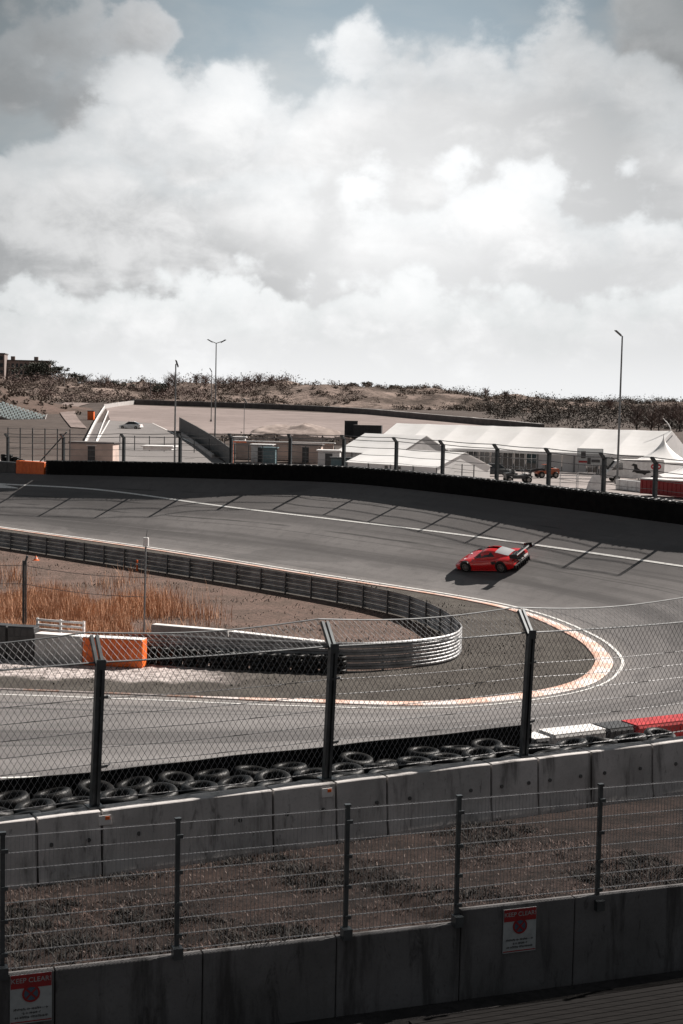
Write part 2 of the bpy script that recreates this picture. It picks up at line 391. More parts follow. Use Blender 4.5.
# ------------------------------------------------------------------ mesh helpers
class MB:
    def __init__(s): s.v, s.f, s.uv = [], [], None
    def add(s, vs, fs, mtx=None):
        o = len(s.v)
        s.v += [tuple(mtx @ Vector(p)) if mtx is not None else tuple(p) for p in vs]
        s.f += [tuple(i + o for i in f) for f in fs]
    def box(s, c, size, rz=0.0, mtx=None, ch=0.0, taper=1.0):
        hx, hy, hz = size[0] / 2, size[1] / 2, size[2] / 2
        T = Matrix.Translation(c) @ Matrix.Rotation(rz, 4, 'Z')
        if mtx is not None: T = mtx @ T
        if ch <= 0:
            vs = [(-hx, -hy, -hz), (hx, -hy, -hz), (hx, hy, -hz), (-hx, hy, -hz), (-hx * taper, -hy * taper, hz), (hx * taper, -hy * taper, hz), (hx * taper, hy * taper, hz), (-hx * taper, hy * taper, hz)]
            s.add(vs, [(3, 2, 1, 0), (4, 5, 6, 7), (0, 1, 5, 4), (1, 2, 6, 5), (2, 3, 7, 6), (3, 0, 4, 7)], T)
        else:
            c_ = min(ch, hx * .9, hy * .9, hz * .9)
            def ring(k, z, q=1.0):
                a, b = (hx - k) * q, (hy - k) * q
                e = c_ - k if k < c_ else 0
                a2, b2 = (hx - c_) * q, (hy - c_) * q
                if k >= c_: return [(-a2, -b2, z)] * 1 + [(a2, -b2, z), (a2, b2, z), (-a2, b2, z)]
                return [(-a2, -b, z), (a2, -b, z), (a, -b2, z), (a, b2, z), (a2, b, z), (-a2, b, z), (-a, b2, z), (-a, -b2, z)]
            r0 = ring(c_ * .55, -hz); r1 = ring(0, -hz + c_); r2 = ring(0, hz - c_, taper); r3 = ring(c_ * .55, hz, taper)
            vs = r0 + r1 + r2 + r3
            fs = [tuple(reversed(range(8))), tuple(range(24, 32))]
            for k in range(3):
                for i in range(8):
                    j = (i + 1) % 8
                    fs.append((k * 8 + i, k * 8 + j, k * 8 + 8 + j, k * 8 + 8 + i))
            s.add(vs, fs, T)
    def beam(s, p0, p1, w, h, up=(0, 0, 1)):
        p0, p1 = Vector(p0), Vector(p1)
        d = (p1 - p0)
        if d.length < 1e-6: return
        d.normalize(); up = Vector(up)
        if abs(d.dot(up)) > 0.98: up = Vector((0, 1, 0))
        a = d.cross(up).normalized(); b = a.cross(d)
        vs = [p + a * (w / 2 * i) + b * (h / 2 * j) for p in (p0, p1) for i, j in ((-1, -1), (1, -1), (1, 1), (-1, 1))]
        s.add(vs, [(0, 1, 2, 3), (7, 6, 5, 4), (0, 4, 5, 1), (1, 5, 6, 2), (2, 6, 7, 3), (3, 7, 4, 0)])
    def tube(s, pts, r, n=6, cap=True, r1=None):
        pts = [Vector(p) for p in pts]; o = len(s.v); m = len(pts)
        for i, p in enumerate(pts):
            d = (pts[min(i + 1, m - 1)] - pts[max(i - 1, 0)]).normalized()
            up = Vector((0, 0, 1)) if abs(d.z) < 0.95 else Vector((0, 1, 0))
            a = d.cross(up).normalized(); b = a.cross(d)
            rr = r if r1 is None else r + (r1 - r) * i / max(1, m - 1)
            for k in range(n):
                q = 2 * math.pi * k / n
                s.v.append(tuple(p + a * (rr * math.cos(q)) + b * (rr * math.sin(q))))
        for i in range(m - 1):
            for k in range(n):
                j = (k + 1) % n
                s.f.append((o + i * n + k, o + i * n + j, o + (i + 1) * n + j, o + (i + 1) * n + k))
        if cap:
            s.f.append(tuple(o + k for k in reversed(range(n)))); s.f.append(tuple(o + (m - 1) * n + k for k in range(n)))
    def lathe(s, prof, n=16, mtx=None, close=False):
        """prof: list of (radius, z)"""
        vs, fs = [], []
        for (r, z) in prof:
            for k in range(n):
                q = 2 * math.pi * k / n
                vs.append((r * math.cos(q), r * math.sin(q), z))
        m = len(prof)
        for i in range(m if close else m - 1):
            i2 = (i + 1) % m
            for k in range(n):
                j = (k + 1) % n
                fs.append((i * n + k, i * n + j, i2 * n + j, i2 * n + k))
        if not close:
            fs.append(tuple(reversed(range(n)))); fs.append(tuple((m - 1) * n + k for k in range(n)))
        s.add(vs, fs, mtx)
    def prism(s, poly, z0, z1, mtx=None):
        n = len(poly)
        vs = [(x, y, z0) for x, y in poly] + [(x, y, z1) for x, y in poly]
        fs = [tuple(reversed(range(n))), tuple(range(n, 2 * n))]
        for i in range(n):
            j = (i + 1) % n
            fs.append((i, j, n + j, n + i))
        s.add(vs, fs, mtx)
    def loft(s, rings, close=True, caps=True):
        o = len(s.v); n = len(rings[0])
        for r in rings: s.v += [tuple(p) for p in r]
        for i in range(len(rings) - 1):
            for k in range(n if close else n - 1):
                j = (k + 1) % n
                s.f.append((o + i * n + k, o + i * n + j, o + (i + 1) * n + j, o + (i + 1) * n + k))
        if caps and close:
            s.f.append(tuple(o + k for k in reversed(range(n)))); s.f.append(tuple(o + (len(rings) - 1) * n + k for k in range(n)))
    def build(s, name, material, parent=None, smooth=False, fix=True):
        me = bpy.data.meshes.new(name)
        me.from_pydata(s.v, [], s.f)
        if s.uv:
            ul = me.uv_layers.new(name='UVMap')
            for lp in me.loops: ul.data[lp.index].uv = s.uv[lp.vertex_index]
        if fix and len(s.f) < 60000:
            bm = bmesh.new(); bm.from_mesh(me)
            bmesh.ops.recalc_face_normals(bm, faces=bm.faces); bm.to_mesh(me); bm.free()
        if smooth:
            for p in me.polygons: p.use_smooth = True
            if smooth is not True and hasattr(me, 'set_sharp_from_angle'): me.set_sharp_from_angle(angle=R(smooth))
        me.materials.append(material if not isinstance(material, str) else MT[material])
        o = bpy.data.objects.new(name, me); COL.objects.link(o)
        if parent is not None: o.parent = parent
        return o

def tag(o, label=None, cat=None, group=None, kind=None):
    if label: o['label'] = label
    if cat: o['category'] = cat
    if group: o['group'] = group
    if kind: o['kind'] = kind
    return o
def empty(name, loc=(0, 0, 0), rz=0.0, label=None, cat=None, group=None):
    o = bpy.data.objects.new(name, None); COL.objects.link(o)
    o.location = loc; o.rotation_euler = (0, 0, rz); o.empty_display_size = 0.3
    return tag(o, label, cat, group)
def copy_tree(o, parent=None):
    c = o.copy(); COL.objects.link(c)
    if parent is not None: c.parent = parent
    for ch in list(o.children): copy_tree(ch, c)
    return c
def struct(o): o['kind'] = 'structure'; return o
def stuff(o, label, cat): return tag(o, label, cat, kind='stuff')

def catmull(pts, per=8):
    pts = [Vector(p) for p in pts]; out = []
    for i in range(len(pts) - 1):
        p0, p1, p2, p3 = pts[max(i - 1, 0)], pts[i], pts[i + 1], pts[min(i + 2, len(pts) - 1)]
        for k in range(per):
            t = k / per
            out.append(0.5 * ((2 * p1) + (p2 - p0) * t + (2 * p0 - 5 * p1 + 4 * p2 - p3) * t * t + (3 * p1 - p0 - 3 * p2 + p3) * t ** 3))
    out.append(pts[-1]); return out
def resample(pts, step=None, n=None):
    L = [0.0]
    for a, b in zip(pts, pts[1:]): L.append(L[-1] + (b - a).length)
    n = n or max(2, int(round(L[-1] / step)) + 1)
    out, i = [], 0
    for k in range(n):
        q = L[-1] * k / (n - 1)
        while i < len(L) - 2 and L[i + 1] < q: i += 1
        out.append(pts[i].lerp(pts[i + 1], (q - L[i]) / max(1e-9, L[i + 1] - L[i])))
    return out
def interp(x, tab):
    if x <= tab[0][0]: return tab[0][1]
    for (a, b), (c, d) in zip(tab, tab[1:]):
        if x <= c: return b + (d - b) * (x - a) / (c - a)
    return tab[-1][1]

# ------------------------------------------------------------------ the track: inner kerb line and outer edge, matched in pairs
def V3(x, y, z=0.0): return Vector((x, y, z))
kin = [on_z(px, py, 0) for px, py in ((0, 528), (150, 549), (300, 573), (456, 597.5), (530, 613.5), (585, 636), (609, 654), (612, 668), (590, 685), (530, 698), (430, 706), (300, 703), (150, 696), (0, 690))]
# wall line along the near side
WA, WB = on_z(0, 822, 5.65), on_z(683, 740, 5.65)
WD = (WB - WA).normalized(); WN = Vector((-WD.y, WD.x, 0))        # WN points away from the camera, to the track
def wall_p(t, off=0.0, z=5.65): p = WA + WD * t + WN * off; return Vector((p.x, p.y, z))
def wall_t(px):
    lo, hi = -30.0, 40.0
    for _ in range(50):
        m = (lo + hi) / 2
        if proj(wall_p(m))[0] < px: lo = m
        else: hi = m
    return lo
far_edge = [at for at in (on_z(0, 473, 4.3), on_z(110, 476, 4.8), on_z(220, 479, 5.2), on_z(340, 483, 5.4), on_z(450, 494, 5.3), on_z(560, 508, 5.1), on_z(683, 525, 4.9))]
e0 = far_edge[0]; dl = (far_edge[0] - far_edge[1]); dl.z = 0; dl.normalize()
outer = [e0 + dl * 26 + V3(0, 0, -.3)] + far_edge + [V3(27.5, 81, 4.8), V3(28.5, 66, 4.7), V3(25, 50, 4.6), V3(18.5, 39.2, 4.5)]
outer += [wall_p(t, 2.25, 4.5) for t in (13.5, 8, 3, -2, -8, -20, -34)]
d0 = (kin[0] - kin[1]).normalized(); d1 = (kin[-1] - kin[-2]).normalized()
inner = [kin[0] + d0 * 30] + kin + [kin[-1] + d1 * 8, kin[-1] + d1 * 26]
IC, OC = catmull(inner, 12), catmull(outer, 12)
IC = resample(IC, step=0.75)
# match each inner station to the outer curve by monotone nearest travel
OCd = resample(OC, step=0.25)
def lerp_pairs():
    # anchor pairs (inner pixel index -> nearest outer fraction)
    keyi = [0, 0.16, 0.36, 0.50, 0.56, 0.61, 0.66, 0.72, 0.80, 0.88, 1.0]
    n = len(IC); pairs = []
    # pick anchors by outward normal hits, then smooth
    frac = []
    for k in range(n):
        a, b = IC[max(k - 6, 0)], IC[min(k + 6, n - 1)]
        tg = (b - a).normalized(); nr = Vector((tg.y, -tg.x, 0))
        nr = -nr
        best, bi = 1e9, 0
        for i, p in enumerate(OCd):
            w = p - IC[k]; w = Vector((w.x, w.y, 0))
            s = w.dot(nr)
            if s <= 2: continue
            e = (w - nr * s).length
            if e < best: best, bi = e, i
        frac.append(bi)
    # monotone + smooth
    for k in range(1, n): frac[k] = max(frac[k], frac[k - 1])
    for _ in range(30):
        frac = [frac[0]] + [(frac[k - 1] + frac[k] + frac[k + 1]) / 3 for k in range(1, n - 1)] + [frac[-1]]
    out = []
    for k in range(n):
        f = frac[k]; i = min(int(f), len(OCd) - 2)
        out.append(OCd[i].lerp(OCd[i + 1], f - i))
    return out
# travel is left-far -> apex -> left-near, i.e. clockwise seen from above: outward is to the left of travel
PO = lerp_pairs()
NT = 18
track = MB(); track.uv = []
S = [0.0]
for a, b in zip(IC, IC[1:]): S.append(S[-1] + (b - a).length)
SO = [0.0]
for a, b in zip(PO, PO[1:]): SO.append(SO[-1] + (b - a).length)
def surf(k, t):
    p = IC[k].lerp(PO[k], t); z = PO[k].z * (t ** 1.28)
    return Vector((p.x, p.y, z))
for k in range(len(IC)):
    for j in range(NT + 1):
        t = j / NT
        track.v.append(tuple(surf(k, t))); track.uv.append((SO[k], t))
for k in range(len(IC) - 1):
    for j in range(NT):
        a = k * (NT + 1) + j
        track.f.append((a, a + NT + 1, a + NT + 2, a + 1))
BV = BVHTree.FromPolygons([Vector(v) for v in track.v], track.f)
struct(track.build('race_track', 'asphalt', smooth=True))
def track_hit(px, py):
    h = BV.ray_cast(CAM, ray(px, py)); return h[0], h[1]
def track_z(x, y, default=0.0):
    h = BV.ray_cast(Vector((x, y, 60)), Vector((0, 0, -1))); return h[0].z if h[0] else default

def strip_on_track(name, pts, w, material, lift=0.02, zf=None):
    mb = MB(); mb.uv = []; s = 0
    for i, p in enumerate(pts):
        a, b = pts[max(i - 1, 0)], pts[min(i + 1, len(pts) - 1)]
        d = (b - a); d.z = 0; d.normalize(); n = Vector((d.y, -d.x, 0))
        ww = w(i / (len(pts) - 1)) if callable(w) else w
        if i: s += (p - pts[i - 1]).length
        for q in (-0.5, 0.5):
            e = p + n * (q * ww)
            mb.v.append((e.x, e.y, (track_z(e.x, e.y, p.z) if zf is None else zf(e)) + lift)); mb.uv.append((s, q + .5))
    for i in range(len(pts) - 1): mb.f.append((2 * i, 2 * i + 1, 2 * i + 3, 2 * i + 2))
    return struct(mb.build(name, material))

def px_line(pxs, step=0.8):
    c = catmull([V3(x, y, 0) for x, y in pxs], 10)
    hits = [track_hit(p.x, p.y)[0] for p in c]
    return resample([h for h in hits if h], step=step)
strip_on_track('track_line', px_line([(-20, 481.5), (0, 484), (100, 490), (220, 506), (330, 519), (450, 533.5), (560, 548.5), (683, 566.5), (700, 569)]), 0.17, 'line')
strip_on_track('track_line', px_line([(-25, 780), (0, 778.5), (50, 777), (95, 775.5), (130, 775)], .4), 0.24, 'line')
strip_on_track('track_line', px_line([(-30, 484), (0, 486.5), (18, 488.5)], .4), lambda u: 1.2 - u * 1.1, 'line', 0.03)
# white edge line just outside the kerb
edge = [surf(k, 0.028) for k in range(len(IC))]
strip_on_track('track_edge_line', edge, 0.15, 'line')
# kerb: raised painted strip inside the edge line
def build_kerb():
    mb = MB(); mb.uv = []
    n = len(IC)
    for k in range(n):
        a, b = IC[max(k - 3, 0)], IC[min(k + 3, n - 1)]
        tg = (b - a).normalized(); nr = Vector((tg.y, -tg.x, 0))        # inward
        d = abs((IC[k] - V3(12, 68)).length)
        w = 0.45 + 0.45 * max(0, 1 - (d / 22) ** 2)
        if IC[k].y < 62 and IC[k].x < -2: w = max(0.06, 0.55 + (IC[k].x + 2) * 0.12)
        for q, z in ((0.02, 0.012), (0.06, 0.05), (0.7, 0.085), (0.97, 0.06), (1.0, -0.02)):
            p = IC[k] + nr * (w * q)
            mb.v.append((p.x, p.y, z)); mb.uv.append((S[k], q))
    for k in range(n - 1):
        for j in range(4):
            a = k * 5 + j; mb.f.append((a, a + 1, a + 6, a + 5))
    return struct(mb.build('kerb', 'kerb'))
build_kerb()

# infield: flat turf inside the kerb (fan-filled), dirt field inside the guard rail
def flat_poly(name, pts, z, material):
    tri = tessellate_polygon([[Vector((p[0], p[1], 0)) for p in pts]])
    mb = MB(); mb.v = [(p[0], p[1], z) for p in pts]; mb.f = [tuple(t) for t in tri]
    o = mb.build(name, material, fix=False)
    me = o.data
    if me.polygons and sum(p.normal.z for p in me.polygons) < 0: me.flip_normals()
    return struct(o)
flat_poly('infield', [(p.x, p.y) for p in IC], 0.0, 'infield')

# embankment outside the track edge, falling to the paddock level
GZ = 4.3
mb = MB(); n = len(PO); ring_out = []
KE = [k for k in range(n) if PO[k].y > 38 or (IC[k].y > 75)]
n = len(KE); PO_, = (PO,)
for k in KE:
    a, b = PO[max(k - 3, 0)], PO[min(k + 3, len(PO) - 1)]
    tg = (b - a); tg.z = 0; tg.normalize(); nr = Vector((-tg.y, tg.x, 0))
    p = PO[k]
    for dd, z in ((0, p.z), (2.6, p.z - 0.02), (4.5, p.z - 0.4), (8, GZ)):
        q = p + nr * dd; mb.v.append((q.x, q.y, z))
    ring_out.append(p + nr * 8)
for k in range(n - 1):
    for j in range(3):
        a = k * 4 + j; mb.f.append((a, a + 4, a + 5, a + 1))
struct(mb.build('embankment', 'paddock'))

ZT = [(0, GZ), (178, GZ), (250, 6.4), (330, 8.8), (400, 10.9), (500, 12.2), (700, 13.5), (4000, 14)]
def zfar(x, y): return interp(y, ZT)
def far_hit(px, py):
    d = ray(px, py); lo, hi = 100.0, 2500.0
    for _ in range(60):
        m = (lo + hi) / 2; p = CAM + d * (m / d.y)
        if p.z > zfar(p.x, p.y): lo = m
        else: hi = m
    p = CAM + d * (lo / d.y); return p
# paddock level ground: outside the embankment
kk = [k for k in range(n) if ring_out[k].y < 177]
bd = [(ring_out[k].x, ring_out[k].y) for k in kk]
x178 = bd[0][0]
poly = [(x178 - .5, 178)] + bd + [(700, bd[-1][1]), (700, 178)]
flat_poly('paddock_ground', poly, GZ - 0.01, 'paddock')
mb = MB()
xs = [-900, -400, -200, 0, 200, 400, 1200]
rows = [178, 250, 330, 400, 500, 700, 4000]
for y in rows:
    for x in xs: mb.v.append((x * (1 if y < 3000 else 5), y, zfar(0, y) - (0.01 if y == 178 else 0)))
for i in range(len(rows) - 1):
    for j in range(len(xs) - 1):
        a = i * len(xs) + j; mb.f.append((a, a + 1, a + len(xs) + 1, a + len(xs)))
struct(mb.build('ground', 'ground'))
mb = MB(); mb.v = [(-4000, -800, -0.7), (4000, -800, -0.7), (4000, 400, -0.7), (-4000, 400, -0.7)]; mb.f = [(0, 1, 2, 3)]
struct(mb.build('ground_base', 'ground'))

def drape(name, left, right, material, lift=0.05, n=24, m=6, kind=True):
    """a strip of far ground between two picture-space edges, laid on the terrain"""
    L, Rr = catmull([V3(x, y) for x, y in left], 8), catmull([V3(x, y) for x, y in right], 8)
    L, Rr = resample(L, n=n), resample(Rr, n=n)
    mb = MB()
    for a, b in zip(L, Rr):
        pa, pb = far_hit(a.x, a.y), far_hit(b.x, b.y)
        for j in range(m):
            p = pa.lerp(pb, j / (m - 1)); mb.v.append((p.x, p.y, zfar(p.x, p.y) + lift))
    for i in range(n - 1):
        for j in range(m - 1):
            a = i * m + j; mb.f.append((a, a + 1, a + m + 1, a + m))
    o = mb.build(name, material)
    return struct(o) if kind else o
drape('gravel_field', [(104, 404), (106, 408), (108, 415), (112, 424), (118, 430)], [(520, 421), (500, 424), (470, 428), (440, 434), (400, 441)], 'gravel', 0.06, 30, 12)
drape('far_road', [(108, 421), (100, 434), (88, 450), (80, 466)], [(152, 424), (172, 434), (206, 452), (232, 468)], 'farasphalt', 0.12, 24, 8)
drape('far_verge_road', [(96, 424), (86, 438), (78, 455)], [(108, 422), (101, 434), (88, 452)], 'roofing', 0.15, 18, 4)
drape('sandy_track', [(66, 402.5), (60, 406), (59, 411), (63, 418), (71, 428)], [(90, 404), (79, 407), (75, 411.5), (78, 419), (87, 429)], 'sandroad', 0.18, 24, 4)
drape('far_road_line', [(109, 421), (101.5, 434), (91, 450)], [(110.2, 421), (103, 434), (93.5, 450)], 'line', 0.2, 20, 2)
drape('far_road_line', [(152, 424), (172, 434), (200, 449)], [(152.8, 424), (173.5, 434), (202.5, 449)], 'line', 0.2, 20, 2)

# dunes
RID = [(-260, 20), (-180, 15.5), (-125, 15.8), (-95, 17.0), (-70, 16.6), (-45, 17.4), (-25, 19.4), (-4, 18.6), (12, 16.2), (30, 15.8), (50, 15.0), (90, 13.2), (150, 12.2), (320, 12.0)]
def dune_z(x, y):
    b = zfar(x, y)
    r = interp(x, RID)
    k = max(0.0, min(1.0, (y - 402) / 110)); k = k * k * (3 - 2 * k)
    e = max(0.0, min(1.0, (y - 398) / 30))
    h = noise.fractal(Vector((x * 0.022, y * 0.022, 3.1)), 1.0, 2.0, 5)
    h2 = noise.ridged_multi_fractal(Vector((x * 0.035, y * 0.03, 1.7)), 1.0, 2.0, 4, 1.0, 2.0)
    return b - 0.3 + k * max(0, r - b) * 0.95 + e * (h * 4.2 + (h2 - 1.0) * 2.2) * (0.5 + 0.5 * k)
mb = MB(); NX, NY = 190, 46
for j in range(NY + 1):
    y = 396 + 240 * (j / NY) ** 1.1
    for i in range(NX + 1):
        x = -300 + 640 * i / NX
        mb.v.append((x, y, dune_z(x, y)))
for j in range(NY):
    for i in range(NX):
        a = j * (NX + 1) + i; mb.f.append((a, a + 1, a + NX + 2, a + NX + 1))
struct(mb.build('dune_hills', 'dune', smooth=True))
# left knoll behind the seats
def knoll_z(x, y):
    q = math.exp(-((x + 90) / 17) ** 2 - ((y - 345) / 26) ** 2)
    return zfar(x, y) - 0.4 + 6.0 * q + noise.fractal(Vector((x * .07, y * .07, 9)), 1, 2, 4) * 1.0 * q
mb = MB()
for j in range(41):
    for i in range(41):
        x, y = -190 + 150 * i / 40, 250 + 150 * j / 40
        mb.v.append((x, y, knoll_z(x, y)))
for j in range(40):
    for i in range(40):
        a = j * 41 + i; mb.f.append((a, a + 1, a + 42, a + 41))
struct(mb.build('knoll_hill', 'knoll', smooth=True))

# near ground: tyre bed, grass slope between the two walls, path at the front
FA, FB = on_z(57, 970, 5.2), on_z(450, 925, 5.2)
FD = (FB - FA).normalized(); FN = Vector((-FD.y, FD.x, 0))
def fwall_p(t, off=0.0, z=5.2): p = FA + FD * t + FN * off; return Vector((p.x, p.y, z))
def fwall_t(px, z=5.2):
    lo, hi = -20.0, 30.0
    for _ in range(50):
        m = (lo + hi) / 2
        if proj(fwall_p(m, 0, z))[0] < px: lo = m
        else: hi = m
    return lo
T460 = fwall_t(461)
WBZ = 4.60
mb = MB()
for i in range(41):
    t = -30 + 48 * i / 40
    for off, z in ((0.0, 4.56), (2.35, 4.53)): mb.v.append(tuple(wall_p(t, off, z)))
for i in range(40): mb.f.append((2 * i, 2 * i + 1, 2 * i + 3, 2 * i + 2))
struct(mb.build('tyre_bed', 'paddock'))

def slope_pt(u, v):
    """u metres along, v 0 at the front wall .. 1 at the barrier"""
    a = fwall_p(u, 0.06, 0); a.z = 5.13 if u < T460 else 5.27
    b = wall_p((a - WA).dot(WD), -0.02, WBZ)
    p = a.lerp(b, v)
    nz = noise.fractal(Vector((p.x * .8, p.y * .8, 5)), 1, 2, 5) * 0.07
    return Vector((p.x, p.y, p.z + nz * math.sin(math.pi * min(1, v + .1)) + 0.06 * math.sin(math.pi * v)))
mb = MB(); NU, NV = 220, 40
for i in range(NU + 1):
    for j in range(NV + 1): mb.v.append(tuple(slope_pt(-14 + 34 * i / NU, j / NV)))
for i in range(NU):
    for j in range(NV):
        a = i * (NV + 1) + j; mb.f.append((a, a + NV + 1, a + NV + 2, a + 1))
struct(mb.build('grass_slope', 'slope', smooth=True))
mb = MB()
PZ = 4.15
for t in (-30, 30):
    for off in (-14, 0.3): mb.v.append(tuple(fwall_p(t, off, PZ)))
mb.f = [(0, 1, 3, 2)]
struct(mb.build('path', 'path'))

# ------------------------------------------------------------------ near concrete barrier, block by block
def frame_from(o, xdir):
    xd = Vector((xdir.x, xdir.y, 0)).normalized(); yd = Vector((-xd.y, xd.x, 0))
    m = Matrix.Identity(4)
    for i in range(3): m[i][0], m[i][1], m[i][2], m[i][3] = xd[i], yd[i], (0, 0, 1)[i], o[i]
    return m
seams = [-150, 36, 101, 272, 335, 386, 490, 537, 590, 651, 760]
blk_lab = ['concrete barrier block cut off by the left edge, left of two close seams',
           'narrow concrete barrier block just left of the first tall fence post',
           'long concrete barrier block with a white label under the first tall fence post',
           'short concrete barrier block ending at the middle tall fence post, white label at its end',
           'short concrete barrier block starting right of the middle tall fence post',
           'wide concrete barrier block between the middle and right tall fence posts',
           'short concrete barrier block under the right tall fence post, with a slanting stain',
           'short concrete barrier block just right of the right tall fence post',
           'concrete barrier block below the white plastic barrier beside the track',
           'concrete barrier block at the right edge below the red barrier']
def barrier_profile():
    return [(-0.25, 0), (-0.25, 0.08), (-0.205, 0.34), (-0.165, 1.035), (-0.155, 1.05), (0.155, 1.05), (0.165, 1.035), (0.205, 0.34), (0.25, 0.08), (0.25, 0)]
for i in range(len(seams) - 1):
    ta, tb = wall_t(seams[i]), wall_t(seams[i + 1])
    g = 0.022; L = tb - ta - 2 * g
    root = empty('concrete_barrier', wall_p((ta + tb) / 2, 0.12, WBZ), math.atan2(WD.y, WD.x), blk_lab[i], 'barrier', 'concrete barrier blocks along the near wall')
    b = MB()
    nn = max(2, int(L / 0.4))
    rings = []
    for k in range(nn + 1):
        x = -L / 2 + L * k / nn
        e = 0.02 if k in (0, nn) else 0
        rings.append([(x + (0.02 if k == 0 else (-0.02 if k == nn else 0)) * 0, y * (1 - e), z - (0.008 if e and z > .9 else 0) + random.uniform(-.003, .003)) for y, z in barrier_profile()])
    b.loft(rings)
    b.build('body', 'kwall', root)
    if i in (2, 3):
        p = MB(); x = (-L / 2 + 0.02) if i == 2 else (L / 2 - 0.1)
        x = -L / 2 + 0.02 if i == 2 else L / 2 - 0.16
        p.box((x, -0.186, 0.90), (0.19, 0.012, 0.15)); lp = p.build('label_plate', 'white', root)
        q = MB(); q.box((x + 0.04, -0.195, 0.93), (0.07, 0.006, 0.05)); q.build('print', 'orange', lp)
    for x in (-L * .3, L * .3):
        q = MB(); q.lathe([(.035, -.01), (.035, .012)], 10, Matrix.Translation((x, -0.193, .62)) @ Matrix.Rotation(R(83), 4, 'X')); q.build('lifting_hole', 'dark', root)
# steel strap marks
# ------------------------------------------------------------------ debris fence on the barrier
def post_mb(h=2.27, crank=0.52, lean=(0.36, 0.42)):
    m = MB()
    for s in (-1, 1):
        m.box((0.045 * s, 0, h / 2), (0.05, 0.10, h))
        a = Vector((0.045 * s, 0, h - 0.05)); e = a + Vector((0, lean[0], lean[1]))
        m.beam(a, e, 0.05, 0.07)
    m.box((0, 0.0, h / 2), (0.04, 0.03, h))
    m.box((0, 0, 0.012), (0.26, 0.24, 0.024))
    m.box((0, -0.05, h - 0.02), (0.15, 0.03, 0.16))
    return m
def diamond(mb, P, u0, u1, z0, z1, pitch, w, slope=1.6):
    """chain-link wires; P(u, z) gives a point on the fence surface"""
    du = (z1 - z0) / slope
    u = u0 - du
    while u < u1:
        for s in (1, -1):
            a, b = (u, u + du) if s == 1 else (u + du, u)
            za, zb = z0, z1
            # clip
            if a < u0: za = z0 + (u0 - a) / (b - a) * (z1 - z0) if b != a else z0; a = u0
            if b < u0: zb = z0 + (u0 - a) / (b - a) * (z1 - z0) if b != a else z1; b = u0
            if za < zb - 0.01: mb.beam(P(a, za), P(b, zb), w, w)
        u += pitch
tp = [wall_t(98.5), wall_t(332), wall_t(530)]
sp = (tp[2] - tp[0]) / 2
tposts = [tp[0] - sp, tp[0], tp[1], tp[2], tp[2] + sp, tp[2] + 2 * sp]
FZ = WBZ + 1.05
fence = empty('debris_fence', wall_p(0, 0.20, WBZ + 1.05), math.atan2(WD.y, WD.x),
              'tall grey chain link debris fence with cranked posts on the near concrete barrier', 'fence')
pm = None
for t in tposts:
    if pm is None: pm = post_mb().build('post', 'post', fence); o = pm
    else: o = pm.copy(); COL.objects.link(o); o.parent = fence
    o.location = (t, 0, 0); o.rotation_euler = (0, R(2.3 + 0.4 * math.sin(t * 3)), 0)
mb = MB()
def FP(u, z):
    if z <= 2.27: return Vector((u, 0.07, z))
    k = (z - 2.27) / 0.45
    ph = ((u - tposts[0]) / sp) % 1.0
    sag = 0.10 * math.sin(math.pi * ph)
    return Vector((u, 0.07 + 0.36 * k, 2.27 + (0.42 - sag) * k))
U0, U1 = tposts[0], tposts[-1]
diamond(mb, FP, U0, U1, 0.08, 2.27, 0.105, 0.0048)
diamond(mb, FP, U0, U1, 2.27, 2.72, 0.105, 0.0048)
mb.build('chain_link', 'wire', fence)
mb = MB()
for z, r in ((0.10, 0.011), (0.66, 0.0065), (0.92, 0.0065), (1.18, 0.0065), (1.44, 0.0065), (1.70, 0.0065)):
    for a, b in zip(tposts, tposts[1:]):
        pts = [(a + (b - a) * k / 8, 0.075, z - 0.03 * math.sin(math.pi * k / 8)) for k in range(9)]
        mb.tube(pts, r, 4, False)
mb.build('tension_wire', 'wire', fence)
mb = MB()
for a, b in zip(tposts, tposts[1:]):
    mb.tube([FP(a + (b - a) * k / 10, 2.27) + Vector((0, .01, -0.02 * math.sin(math.pi * k / 10))) for k in range(11)], 0.016, 5, False)
    mb.tube([FP(a + (b - a) * k / 10, 2.72) for k in range(11)], 0.013, 5, False)
mb.build('top_cable', 'galv', fence)
mb = MB()
for t in tposts[1:4]:
    for z in (0.62, 1.72):
        mb = MB(); mb.beam((t + 0.06, -0.02, z), (t + 0.20, -0.02, z + 0.02), 0.03, 0.035); mb.tube([(t + 0.2, -.02, z + .02), (t + 0.26, 0.05, z + .02)], 0.012, 4); mb.build('tensioner', 'galv', fence)

# ------------------------------------------------------------------ tyres behind the near barrier
def tyre_mesh(ro=0.33, w=0.21, n=20):
    m = MB(); ri = ro * 0.56
    prof = [(ri, w * .18), (ri, w * .82), (ri + .02, w * .95), (ro * .80, w), (ro * .93, w * .93), (ro, w * .74), (ro, w * .26), (ro * .93, w * .07), (ro * .80, 0), (ri + .02, w * .05)]
    m.lathe(prof, n, close=True); return m
tyre_proto = None
def near_stack(p, rz, nt, dz):
    global tyre_proto
    root = empty('tyre_stack', p, rz, 'stack of worn black tyres between the near concrete barrier and the track', 'tyres', 'tyre stacks behind the near barrier')
    for k in range(nt):
        if tyre_proto is None: tyre_proto = tyre_mesh().build('tyre', 'rubber', root, smooth=50); o = tyre_proto
        else: o = tyre_proto.copy(); COL.objects.link(o); o.parent = root
        o.location = (random.uniform(-.02, .02), random.uniform(-.02, .02), k * 0.205)
        o.rotation_euler = (random.uniform(-.08, .08) * (k + 1) / 2, random.uniform(-.08, .08) * (k + 1) / 2, random.uniform(0, 6))
t_end = wall_t(705)
